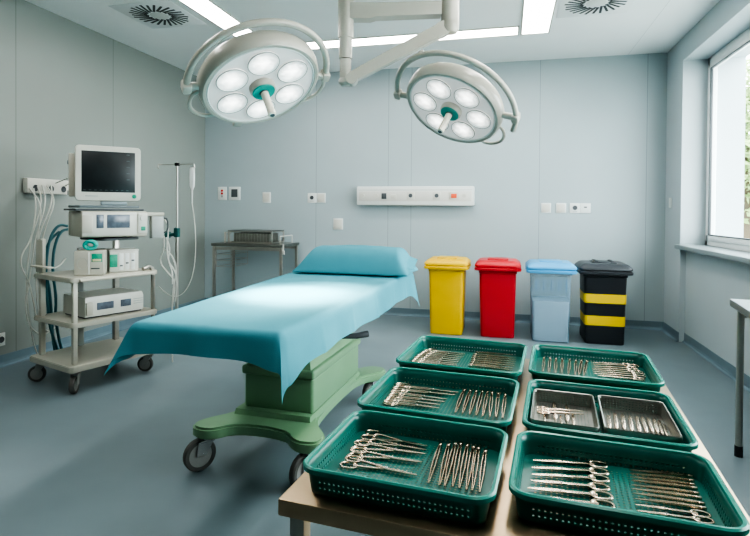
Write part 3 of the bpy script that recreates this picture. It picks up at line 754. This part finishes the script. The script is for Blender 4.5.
t = thing('tubing_coil', 'coil of bright teal breathing tube lying on the cream supply box', 'tube', (-3.105, 3.425, 1.036), math.radians(32))
pts = []
for k in range(70):
    a = 2 * PI * k / 24; pts.append((.038 * math.cos(a), -.03 + .0009 * k, .038 + .028 * math.sin(a)))
MB().tube(pts, .0145, 10).build('coil', M['teal'], t)
t = thing('recorder_unit', 'white recorder with two small displays on the middle cart shelf', 'medical device', (-3.15, 3.62, .5175), CR - math.radians(3))
MB().loft([[Vector((x * .235 * k, y0 + y * .17, z)) for x, y in ((-1, -1), (1, -1), (1, 1), (-1, 1))] for k, y0, z in ((1, 0, .012), (1, 0, .13), (.97, .01, .16))]).build('casing', M['white_plastic'], t)
MB().box((0, 0, .006), (.46, .30, .012), .003).build('base_plate', M['dark_grey'], t)
MB().box((-.205, -.176, .075), (.05, .02, .10), .006).build('side_cover', M['cream'], t)
MB().box((-.08, -.171, .085), (.13, .006, .055), .002).build('display', M['display'], t)
MB().box((.085, -.171, .085), (.085, .006, .055), .002).build('display', M['display'], t)
pr = MB()
for i in range(3): pr.box((.19, -.171, .07 + i * .018), (.08, .004, .005), .001)
pr.build('print', M['grey_plastic'], t)

# cables and hoses
cabL = [
[(-4.104, 3.900, 1.550), (-3.880, 3.740, 1.420), (-3.880, 3.624, 1.086), (-3.880, 3.529, 0.967), (-3.880, 3.529, 0.860), (-3.880, 3.605, 0.743), (-3.880, 3.643, 0.577), (-3.880, 3.682, 0.400), (-3.880, 3.783, 0.266), (-3.880, 3.889, 0.305)],
[(-4.104, 3.950, 1.560), (-3.900, 3.800, 1.400), (-3.900, 3.693, 1.125), (-3.900, 3.653, 0.915), (-3.900, 3.614, 0.666), (-3.900, 3.585, 0.587), (-3.900, 3.604, 0.407), (-3.900, 3.672, 0.300), (-3.900, 3.773, 0.251), (-3.900, 3.836, 0.272)],
[(-4.104, 4.000, 1.560), (-3.860, 3.860, 1.420), (-3.860, 3.753, 1.209), (-3.860, 3.693, 0.997), (-3.860, 3.673, 0.700), (-3.860, 3.692, 0.527), (-3.860, 3.763, 0.410), (-3.860, 3.857, 0.374), (-3.860, 3.944, 0.430)],
[(-4.104, 3.860, 1.530), (-3.920, 3.720, 1.350), (-3.920, 3.643, 1.000), (-3.920, 3.614, 0.750), (-3.920, 3.633, 0.450), (-3.920, 3.720, 0.040), (-3.920, 3.900, 0.010)],
[(-4.104, 3.820, 1.530), (-3.840, 3.700, 1.380), (-3.840, 3.643, 1.085), (-3.840, 3.673, 0.896), (-3.840, 3.763, 0.819), (-3.840, 3.879, 0.842), (-3.840, 3.944, 0.907)],
[(-4.104, 4.050, 1.570), (-3.940, 3.900, 1.400), (-3.940, 3.763, 1.148), (-3.940, 3.733, 0.951), (-3.940, 3.732, 0.649), (-3.940, 3.753, 0.400), (-3.940, 3.830, 0.240)],
[(-4.104, 4.1, 1.59), (-3.9, 3.95, 1.60), (-3.62, 3.86, 1.66), (-3.47, 3.76, 1.70)],
[(-4.104, 4.22, 1.57), (-3.9, 4.0, 1.56), (-3.62, 3.88, 1.62), (-3.47, 3.75, 1.66)],
]
lab = ['white cable in the widest loop hanging beside the cart', 'white cable hanging to the lowest point beside the cart base', 'white cable ending in a shallow loop at the cart post', 'white cable dropping straight to the floor behind the cart', 'white cable looped short at shelf height beside the cart', 'white cable hanging close along the rear cart post', 'upper white cable running from the socket rail to the monitor', 'lower white cable running from the socket rail to the monitor']
for L, l in zip(cabL, lab):
    tag(MB().tube(L, .006, 6, smooth=2).build('power_cable', M['cable']), l, 'cable', 'white cables hanging from the socket rail')
hose = [
[(-3.765, 3.883, 1.198), (-3.765, 3.798, 1.217), (-3.765, 3.715, 1.134), (-3.765, 3.675, 1.000), (-3.765, 3.655, 0.790), (-3.765, 3.675, 0.575), (-3.765, 3.695, 0.358), (-3.765, 3.78, 0.12), (-3.765, 3.86, 0.012)],
[(-3.725, 3.880, 1.172), (-3.725, 3.777, 1.166), (-3.725, 3.705, 1.040), (-3.725, 3.685, 0.828), (-3.725, 3.725, 0.610), (-3.725, 3.715, 0.414), (-3.725, 3.78, 0.12), (-3.725, 3.86, 0.012)],
[(-3.808, 3.840, 1.147), (-3.808, 3.736, 1.081), (-3.808, 3.665, 0.899), (-3.808, 3.735, 0.694), (-3.808, 3.756, 0.493), (-3.808, 3.78, 0.12), (-3.808, 3.86, 0.012)]]
for L, l in zip(hose, ['thick dark teal hose arching highest beside the cart', 'dark teal hose hanging straight along the cart post', 'dark teal hose curving down behind the other two hoses']):
    tag(MB().tube(L, .0115, 10, smooth=2).build('breathing_hose', M['hose']), l, 'hose', 'dark hoses beside the cart')
cabR = [
[(-2.930, 4.020, 1.280), (-2.850, 4.020, 1.244), (-2.840, 4.020, 1.159), (-2.860, 4.020, 1.021), (-2.840, 4.020, 0.900), (-2.800, 4.020, 0.816), (-2.800, 4.020, 0.706)],
[(-2.900, 4.040, 1.120), (-2.900, 4.040, 1.003), (-2.950, 4.040, 0.898), (-2.860, 4.040, 0.800), (-2.800, 4.040, 0.749), (-2.790, 4.040, 0.665), (-2.820, 4.040, 0.500)],
[(-2.890, 4.060, 1.107), (-2.850, 4.060, 1.004), (-2.880, 4.060, 0.900), (-2.800, 4.060, 0.820), (-2.780, 4.060, 0.700), (-2.800, 4.060, 0.550)],
[(-2.930, 4.080, 1.000), (-2.880, 4.080, 0.980), (-2.820, 4.080, 0.902), (-2.800, 4.080, 0.793), (-2.840, 4.080, 0.660), (-2.850, 4.080, 0.300), (-2.840, 4.080, 0.010)]]
for L, l in zip(cabR, ['white lead curling out round the grey handheld module', 'white lead hanging lowest at the curved cart post', 'white lead hanging outermost at the curved cart post', 'white lead dropping from the green-labelled box']):
    tag(MB().tube(L, .006, 6, smooth=2).build('patient_lead', M['cable']), l, 'cable', 'leads at the curved cart post')

# ------------------------------------------------------------------ instrument table with trays
TR = math.radians(-4.9)
TC = Vector((.052, 1.617, 0))
t = thing('instrument_table', 'stainless steel table carrying six green instrument trays', 'table', TC, TR)
TW, TD, TZ = .912, 1.285, .75
MB().box((0, 0, TZ - .018), (TW, TD, .036), .004).build('table_top', M['table_steel'], t)
for sx in (-1, 1):
    for sy in (-1, 1):
        MB().box((sx * (TW / 2 - .035), sy * (TD / 2 - .035), (TZ - .036) / 2 + .005), (.035, .035, TZ - .046), .005).build('leg', M['steel'], t)
MB().box((0, 0, .30), (TW - .05, TD - .05, .025), .004).build('lower_shelf', M['table_steel'], t)

def cell(b, c00, c10, c11, c01, hole, hs=.27):
    P = lambda u, v: (c00 * (1 - u) + c10 * u) * (1 - v) + (c01 * (1 - u) + c11 * u) * v
    if not hole:
        b.faces.new([b.verts.new(p) for p in (c00, c10, c11, c01)]); return
    o = [P(0, 0), P(.5, 0), P(1, 0), P(1, .5), P(1, 1), P(.5, 1), P(0, 1), P(0, .5)]
    k = hs * .72
    i = [P(.5 - k, .5 - k), P(.5, .5 - hs), P(.5 + k, .5 - k), P(.5 + hs, .5), P(.5 + k, .5 + k), P(.5, .5 + hs), P(.5 - k, .5 + k), P(.5 - hs, .5)]
    O = [b.verts.new(p) for p in o]; I = [b.verts.new(p) for p in i]
    for q in range(8): b.faces.new((O[q], O[(q + 1) % 8], I[(q + 1) % 8], I[q]))

def tray(name, label, c, W, D, H=.06, z=TZ + .001, m='tray', mr='tray_rim_lit', pitch=.0108, r=.034, inset=.010, rimw=.010, wallrows=2, cat='tray', group=None, zf=.013):
    t = thing(name, label, cat, (c[0], c[1], z), TR, group)
    a, b = W / 2 - rimw, D / 2 - rimw
    r0 = r - inset * (1 - zf / H)
    nx_, ny_ = max(4, round(2 * (a - r) / pitch)), max(4, round(2 * (b - r) / pitch))
    # floor
    q = bmesh.new()
    xs = [-(a - r) + 2 * (a - r) * i / nx_ for i in range(nx_ + 1)]; ys = [-(b - r) + 2 * (b - r) * i / ny_ for i in range(ny_ + 1)]
    V = lambda x, y, zz=zf: Vector((x, y, zz))
    for i in range(nx_):
        for j in range(ny_): cell(q, V(xs[i], ys[j]), V(xs[i + 1], ys[j]), V(xs[i + 1], ys[j + 1]), V(xs[i], ys[j + 1]), True, .22)
    for i in range(nx_):
        for s in (-1, 1):
            y0, y1 = s * (b - r), s * (b - r + r0)
            q.faces.new([q.verts.new(p) for p in (V(xs[i], y0), V(xs[i + 1], y0), V(xs[i + 1], y1), V(xs[i], y1))])
    for j in range(ny_):
        for s in (-1, 1):
            x0, x1 = s * (a - r), s * (a - r + r0)
            q.faces.new([q.verts.new(p) for p in (V(x0, ys[j]), V(x1, ys[j]), V(x1, ys[j + 1]), V(x0, ys[j + 1]))])
    for cx, cy, a0 in ((1, 1, 0), (-1, 1, 90), (-1, -1, 180), (1, -1, 270)):
        C = V(cx * (a - r), cy * (b - r))
        ring = [C + V(math.cos(math.radians(a0 + 15 * k)) * r0, math.sin(math.radians(a0 + 15 * k)) * r0, 0) for k in range(7)]
        for k in range(6): q.faces.new([q.verts.new(p) for p in (C, ring[k], ring[k + 1])])
    bmesh.ops.remove_doubles(q, verts=q.verts[:], dist=1e-5); bmesh.ops.recalc_face_normals(q, faces=q.faces[:])
    MB().add(q).build('tray_floor', M[m], t, smooth=False)
    # walls: flared, two rows of holes on the straight runs
    q = bmesh.new()
    if wallrows == 2: rows = [(.0025, 0), (.22, 0), (.22 + .16, 1), (.44, 0), (.44 + .16, 1), (.68, 0), (1., 0)]
    else: rows = [(.0025, 0), (.12, 0)] + [(.12 + .19 * (k + 1), 1) for k in range(4)] + [(1., 0)]
    rows = [(rows[0][0], 0)] + [(f * H, h) for f, h in rows[1:]]
    off = lambda zz: -inset * (1 - zz / H)
    for (z0, _), (z1, hole) in zip(rows, rows[1:]):
        o0, o1 = off(z0), off(z1)
        for s in (-1, 1):
            for i in range(nx_):
                cell(q, V(xs[i], s * (b + o0), z0), V(xs[i + 1], s * (b + o0), z0), V(xs[i + 1], s * (b + o1), z1), V(xs[i], s * (b + o1), z1), hole, .2)
            for j in range(ny_):
                cell(q, V(s * (a + o0), ys[j], z0), V(s * (a + o0), ys[j + 1], z0), V(s * (a + o1), ys[j + 1], z1), V(s * (a + o1), ys[j], z1), hole, .2)
        for cx, cy, a0 in ((1, 1, 0), (-1, 1, 90), (-1, -1, 180), (1, -1, 270)):
            C = Vector((cx * (a - r), cy * (b - r), 0))
            for k in range(6):
                d0 = Vector((math.cos(math.radians(a0 + 15 * k)), math.sin(math.radians(a0 + 15 * k)), 0)); d1 = Vector((math.cos(math.radians(a0 + 15 * k + 15)), math.sin(math.radians(a0 + 15 * k + 15)), 0))
                q.faces.new([q.verts.new(p) for p in (C + d0 * (r + o0) + Vector((0, 0, z0)), C + d1 * (r + o0) + Vector((0, 0, z0)), C + d1 * (r + o1) + Vector((0, 0, z1)), C + d0 * (r + o1) + Vector((0, 0, z1)))])
    bmesh.ops.remove_doubles(q, verts=q.verts[:], dist=1e-5); bmesh.ops.recalc_face_normals(q, faces=q.faces[:])
    o = MB().add(q).build('tray_wall', M[m], t, ang=30)
    md = o.modifiers.new('thick', 'SOLIDIFY'); md.thickness = .0022; md.offset = 0
    # rolled rim
    prof = [(-.002, -.002), (.0, .003), (rimw * .6, .004), (rimw, .001), (rimw, -.008), (rimw - .0025, -.008), (rimw - .0025, -.002)]
    loops = [[Vector(p) for p in rrect(a + x, b + x, r + x, H + zz, 6)] for x, zz in prof]
    MB().loft(loops + [loops[0]], False, False).build('rim', M[mr], t)
    return t
G = 'green instrument trays on the steel table'
TRAYS = {
 'A': ((-.206, 1.190), .408, .352, 'perforated green tray with ring scissors and forceps, nearest one beside the operating table'),
 'B': ((-.182, 1.586), .428, .384, 'green tray with clamps and forceps, middle one of the row beside the bed'),
 'C': ((-.152, 2.052), .446, .425, 'shallow green tray packed with crosswise instruments, farthest one beside the bed'),
 'D': ((.300, 2.040), .420, .405, 'green tray farthest along the row toward the window, forceps and clamps inside'),
 'E': ((.257, 1.566), .402, .396, 'green tray holding two small steel mesh trays'),
 'F': ((.222, 1.182), .409, .316, 'perforated green tray of ringed clamps, nearest one on the window side'),
}
for k, (c, W, D, l) in TRAYS.items(): tray('instrument_tray', l, c, W, D, group=G)
tray('mesh_tray', 'small steel mesh tray with crossed instruments inside the green tray', (.160, 1.568), .172, .262, .036, TZ + .0165, 'wiremesh', 'wiremesh', .0085, .012, .003, .004, 1, 'mesh tray', None, .0025)
tray('mesh_tray', 'small steel mesh tray with a slanted row of slim instruments', (.345, 1.560), .178, .262, .036, TZ + .0165, 'wiremesh', 'wiremesh', .0085, .012, .003, .004, 1, 'mesh tray', None, .0025)

# ---- instruments: one of each kind, then copies
def ring_pts(cx, cy, cz, rx, ry, n=18): return [(cx + rx * math.cos(2 * PI * k / n), cy + ry * math.sin(2 * PI * k / n), cz) for k in range(n)]
def bar(mb, pts, ws, hs):
    L = []
    for i, p in enumerate(pts):
        p = Vector(p); w_, h_ = ws[i] / 2, hs[i] / 2
        d = (Vector(pts[min(i + 1, len(pts) - 1)]) - Vector(pts[max(i - 1, 0)])).normalized(); s = Vector((-d.y, d.x, 0)).normalized()
        L.append([p + s * a * w_ + Vector((0, 0, b_ * h_)) for a, b_ in ((-1, -.5), (-.5, -1), (.5, -1), (1, -.5), (1, .5), (.5, 1), (-.5, 1), (-1, .5))])
    mb.loft(L); return mb
def make_clamp(name, spread, rx, ry):          # rings at x=0, tips at x=.165
    t = bpy.data.objects.new(name, None); COL.objects.link(t); t.empty_display_size = .01
    Z = .003
    for s in (-1, 1):
        m = MB()
        bar(m, [(.026, s * spread * .95, Z + s * .001), (.05, s * spread * .75, Z + s * .001), (.085, s * .0025, Z + s * .001), (.10, -s * .0012, Z + s * .0008), (.13, -s * .0018, Z), (.165, -s * .0008, Z)], [.0055, .006, .0062, .0075, .0058, .0022], [.005, .005, .005, .005, .0045, .002])
        sh = m.build('shank', M['tool_steel'], t)
        MB().tube(ring_pts(rx - .0025, s * spread, Z + s * .0014, rx, ry), .0025, 8, closed=True).build('finger_ring', M['tool_steel'], t)
    MB().cyl((.098, 0, .0005), (.098, 0, .0072), .0028, n=10).build('pivot_screw', M['chrome'], t)
    return t
def make_forceps():                                 # joined end at x=0, tips at x=.165
    t = bpy.data.objects.new('thumb_forceps', None); COL.objects.link(t); t.empty_display_size = .01
    for s in (-1, 1):
        m = MB()
        bar(m, [(.004, s * .0016, .0045), (.02, s * .0022, .0045), (.06, s * .0032, .0045), (.10, s * .0033, .004), (.14, s * .0018, .0035), (.165, s * .0008, .003)], [.003, .003, .0036, .0036, .0026, .0016], [.0085, .0085, .009, .0075, .004, .002])
        m.build('tine', M['tool_steel'], t)
    MB().box((.007, 0, .0045), (.016, .0085, .0095), .003).build('joint', M['tool_steel'], t)
    return t
def make_probe():
    t = bpy.data.objects.new('scalpel_handle', None); COL.objects.link(t); t.empty_display_size = .01
    bar(MB(), [(0, 0, .004), (.01, 0, .004), (.07, 0, .004), (.10, 0, .004), (.105, 0, .004)], [.004, .0085, .0095, .007, .004], [.004, .0055, .006, .0055, .003]).build('handle', M['tool_steel'], t)
    bar(MB(), [(.104, 0, .004), (.125, 0, .004), (.15, 0, .004), (.165, .001, .004)], [.0035, .003, .0045, .001], [.003, .0025, .0022, .001]).build('tip', M['tool_steel'], t)
    return t
P_SC, P_CL, P_FO, P_PR = make_clamp('ring_scissors', .0125, .0185, .0132), make_clamp('ring_clamp', .0035, .021, .0148), make_forceps(), make_probe()
used = set()
ORD = ['first', 'second', 'third', 'fourth', 'fifth', 'sixth', 'seventh', 'eighth', 'ninth', 'tenth', 'eleventh', 'twelfth']
def place(proto, cat, seg, z, label, group):
    x0, y0, x1, y1 = seg; d = math.hypot(x1 - x0, y1 - y0); a = math.atan2(y1 - y0, x1 - x0); s = d / .165
    if proto.name not in used:
        used.add(proto.name); o = proto; o.location = (x0, y0, z); o.rotation_euler = (0, 0, a); o.scale = (s,) * 3
        o['label'] = label; o['group'] = group
    else: o = dup(proto, (x0, y0, z), a, label, group, s)
    o['category'] = cat
def fit(segs, c, W, D, mx=.026, my=None):
    """keep a row of instruments inside its tray (tray axes), shifting and squeezing only as needed"""
    ca, sa = math.cos(-TR), math.sin(-TR)
    loc = []
    for x0, y0, x1, y1 in segs:
        q = []
        for x, y in ((x0, y0), (x1, y1)):
            dx, dy = x - c[0], y - c[1]; q.append((dx * ca - dy * sa, dx * sa + dy * ca))
        loc.append(q)
    A, B = W / 2 - mx, D / 2 - (my or mx)
    for ax, lim in ((0, A), (1, B)):
        vals = [p[ax] for q in loc for p in q]; lo, hi = min(vals), max(vals)
        nlo, nhi = max(lo, -lim), min(hi, lim)
        k = (nhi - nlo) / max(hi - lo, 1e-6)
        loc = [[tuple((nlo + (v - lo) * k) if i == ax else v for i, v in enumerate(p)) for p in q] for q in loc]
    out = []
    for q in loc:
        r = []
        for dx, dy in q: r += [c[0] + dx * ca + dy * sa, c[1] - dx * sa + dy * ca]
        out.append(tuple(r))
    return out
ROWS = {
'A1': ('A', P_SC, 'scissors', [(-0.35, 1.364, -0.182, 1.334), (-0.353, 1.325, -0.182, 1.308), (-0.36, 1.278, -0.182, 1.283), (-0.358, 1.231, -0.184, 1.23), (-0.36, 1.18, -0.186, 1.155)]),
'A2': ('A', P_FO, 'forceps', [(-0.151, 1.352, -0.157, 1.121), (-0.131, 1.357, -0.133, 1.118), (-0.115, 1.37, -0.122, 1.115), (-0.102, 1.374, -0.105, 1.119), (-0.085, 1.369, -0.091, 1.117), (-0.07, 1.364, -0.076, 1.115), (-0.058, 1.359, -0.064, 1.115), (-0.041, 1.346, -0.049, 1.112)]),
'B1': ('B', P_CL, 'clamp', [(-0.356, 1.789, -0.142, 1.781), (-0.357, 1.739, -0.152, 1.743), (-0.358, 1.692, -0.175, 1.682), (-0.359, 1.647, -0.18, 1.649), (-0.361, 1.609, -0.192, 1.61), (-0.363, 1.575, -0.191, 1.571)]),
'B2': ('B', P_FO, 'forceps', [(-0.124, 1.814, -0.142, 1.535), (-0.104, 1.814, -0.121, 1.535), (-0.085, 1.814, -0.1, 1.532), (-0.065, 1.816, -0.081, 1.531), (-0.049, 1.815, -0.062, 1.53), (-0.034, 1.814, -0.042, 1.531), (-0.014, 1.811, -0.024, 1.532), (0.008, 1.803, -0.006, 1.531)]),
'C1': ('C', P_CL, 'clamp', [(-0.309, 2.281, -0.154, 2.265), (-0.321, 2.245, -0.154, 2.23), (-0.329, 2.207, -0.159, 2.19), (-0.334, 2.167, -0.167, 2.155), (-0.342, 2.126, -0.17, 2.118), (-0.346, 2.085, -0.172, 2.083), (-0.347, 2.049, -0.179, 2.05), (-0.35, 2.018, -0.177, 2.022)]),
'C2': ('C', P_FO, 'forceps', [(-0.112, 2.309, 0.038, 2.319), (-0.12, 2.252, 0.048, 2.256), (-0.123, 2.209, 0.047, 2.218), (-0.126, 2.166, 0.043, 2.177), (-0.126, 2.126, 0.04, 2.134), (-0.129, 2.087, 0.037, 2.096), (-0.131, 2.049, 0.031, 2.051), (-0.134, 2.023, 0.027, 2.015)]),
'D1': ('D', P_FO, 'forceps', [(0.157, 2.284, 0.131, 2.005), (0.18, 2.286, 0.152, 2.004), (0.202, 2.288, 0.175, 2.001), (0.225, 2.286, 0.196, 2.0), (0.253, 2.285, 0.219, 2.003), (0.276, 2.283, 0.242, 2.006), (0.297, 2.289, 0.255, 2.007), (0.317, 2.287, 0.27, 2.005)]),
'D2': ('D', P_CL, 'clamp', [(0.474, 2.298, 0.334, 2.287), (0.495, 2.28, 0.326, 2.245), (0.481, 2.231, 0.326, 2.206), (0.481, 2.194, 0.318, 2.167), (0.489, 2.158, 0.318, 2.135), (0.487, 2.12, 0.315, 2.099), (0.482, 2.079, 0.316, 2.069), (0.471, 2.035, 0.324, 2.042)]),
'F1': ('F', P_CL, 'clamp', [(0.229, 1.338, 0.068, 1.319), (0.225, 1.303, 0.062, 1.279), (0.22, 1.268, 0.061, 1.246), (0.214, 1.229, 0.057, 1.217), (0.213, 1.193, 0.049, 1.182), (0.21, 1.156, 0.039, 1.147), (0.206, 1.118, 0.038, 1.129)]),
'F2': ('F', P_FO, 'forceps', [(0.408, 1.33, 0.277, 1.328), (0.403, 1.309, 0.274, 1.311), (0.399, 1.29, 0.272, 1.294), (0.398, 1.275, 0.27, 1.278), (0.394, 1.252, 0.267, 1.257), (0.393, 1.234, 0.264, 1.239), (0.391, 1.211, 0.262, 1.221), (0.388, 1.193, 0.259, 1.198)]),
'F3': ('F', P_CL, 'clamp', [(0.385, 1.171, 0.256, 1.175), (0.383, 1.15, 0.253, 1.152), (0.364, 1.11, 0.249, 1.132)]),
}
TXT = {'A1': ('steel ring scissors', 'from the back in the nearest tray beside the bed'), 'A2': ('steel forceps', 'from the scissors in the nearest tray beside the bed'),
 'B1': ('steel ring clamp', 'from the back in the middle tray beside the bed'), 'B2': ('steel forceps', 'from the clamps in the middle tray beside the bed'),
 'C1': ('steel clamp', 'from the back, bed end of the farthest bedside tray'), 'C2': ('steel forceps lying crosswise', 'from the back in the farthest bedside tray'),
 'D1': ('steel forceps', 'from the bed side in the farthest window-side tray'), 'D2': ('steel ring clamp', 'from the back in the farthest window-side tray'),
 'F1': ('steel clamp with finger ring', 'from the back in the nearest window-side tray'), 'F2': ('slim crosswise forceps', 'from the back in the nearest window-side tray'), 'F3': ('ringed clamp', 'after the slim forceps in the nearest window-side tray')}
GRP = {'scissors': 'ring scissors in a tray', 'forceps': 'thumb forceps in a tray', 'clamp': 'ring clamps in a tray'}
allsegs = {}
for key in TRAYS:
    ks = [k for k in ROWS if ROWS[k][0] == key]
    if not ks: continue
    flat = [s for k in ks for s in ROWS[k][3]]
    c, W, D, _ = TRAYS[key]
    if key == 'F': flat = [(x0, 1.34 - (1.34 - y0) * 1.12, x1, 1.34 - (1.34 - y1) * 1.12) for x0, y0, x1, y1 in flat]
    f = fit(flat, c, W, D, .031 if key == 'B' else .022, .032 if key == 'B' else .026)
    for k in ks:
        n = len(ROWS[k][3]); segs, f = f[:n], f[n:]
        for i, s in enumerate(segs):
            place(ROWS[k][1], ROWS[k][2], s, TZ + .0162, '%s, %s %s' % (TXT[k][0], ORD[i], TXT[k][1]), GRP[ROWS[k][2]] + ' ' + k[0])
EL = [(0.111, 1.594, 0.105, 1.492), (0.144, 1.682, 0.134, 1.472), (0.154, 1.584, 0.146, 1.467), (0.178, 1.668, 0.162, 1.471), (0.189, 1.609, 0.179, 1.475)]
for i, s in enumerate(fit(EL, (.160, 1.568), .172, .262, .016)): place(P_PR, 'scalpel handle', s, TZ + .0205, 'steel scalpel handle, %s from the bed side in the crossed mesh tray' % ORD[i], 'scalpel handles in the crossed mesh tray')
EH = [(0.093, 1.604, 0.22, 1.618), (0.092, 1.583, 0.218, 1.595)]
for i, s in enumerate(fit(EH, (.160, 1.568), .172, .262, .016)): place(P_CL, 'clamp', s, TZ + .0275, 'steel rod clamp lying across the scalpel handles in the mesh tray, %s from the back' % ORD[i], 'rod clamps across the mesh tray')
ER = [(0.287, 1.62, 0.265, 1.464), (0.308, 1.637, 0.283, 1.46), (0.329, 1.636, 0.302, 1.462), (0.348, 1.626, 0.32, 1.457), (0.367, 1.627, 0.341, 1.456), (0.382, 1.626, 0.361, 1.456), (0.397, 1.624, 0.378, 1.461), (0.412, 1.624, 0.39, 1.459), (0.424, 1.617, 0.401, 1.456), (0.43, 1.589, 0.412, 1.459)]
for i, s in enumerate(fit(ER, (.345, 1.560), .178, .262, .016)): place(P_PR, 'scalpel handle', s, TZ + .0205, 'slim steel instrument, %s from the bed side in the slanted-row mesh tray' % ORD[i], 'slim instruments in the slanted row')

# ------------------------------------------------------------------ steel table by the window
t = thing('steel_work_table', 'steel table corner with round dark-footed leg below the window', 'table', (1.23, 3.40, 0), math.radians(-8.5))
TZ2 = .87
MB().box((.25, -.55, TZ2 - .02), (.50, 1.10, .04), .004).build('table_top', mat('pale steel', (.55, .56, .58), .3, 1., var=.05), t)
for x in (.045, .455):
    for y in (-.05, -1.05):
        l = MB().cyl((x, y, .04), (x, y, TZ2 - .04), .018, n=18).build('leg', M['steel'], t)
        MB().cyl((x, y, 0), (x, y, .06), .021, n=18).build('rubber_foot', M['black'], l)
MB().box((.25, -.05, TZ2 - .07), (.39, .02, .05), .003).build('apron_rail', M['steel'], t)

# ------------------------------------------------------------------ light, sky, camera
wd = bpy.data.worlds.new('World'); sc.world = wd; wd.use_nodes = True
bg = wd.node_tree.nodes['Background']; bg.inputs[0].default_value = (.88, .95, 1, 1); bg.inputs[1].default_value = 13.
cam = bpy.data.cameras.new('camera'); co = bpy.data.objects.new('camera', cam); COL.objects.link(co)
f, yaw, pitch, roll, vy, CH = 530.19, .2439, .0130, .0077, 218.12, 1.35
cy, sy = math.cos(yaw), math.sin(yaw)
R = Vector((cy, sy, 0)); F = Vector((-sy, cy, 0)); U = Vector((0, 0, 1))
F2 = F * math.cos(pitch) - U * math.sin(pitch); U2 = F * math.sin(pitch) + U * math.cos(pitch)
R3 = R * math.cos(roll) + U2 * math.sin(roll); U3 = U2 * math.cos(roll) - R * math.sin(roll)
co.matrix_world = Matrix.Translation((0, 0, CH)) @ Matrix((R3, U3, -F2)).transposed().to_4x4()
cam.sensor_width = 36; cam.lens = 36 * f / 750; cam.shift_y = -(268 - vy) / 750; cam.clip_start = .02
sc.camera = co
sc.view_settings.view_transform = 'AgX'; sc.view_settings.look = 'AgX - High Contrast'; sc.view_settings.exposure = -.12
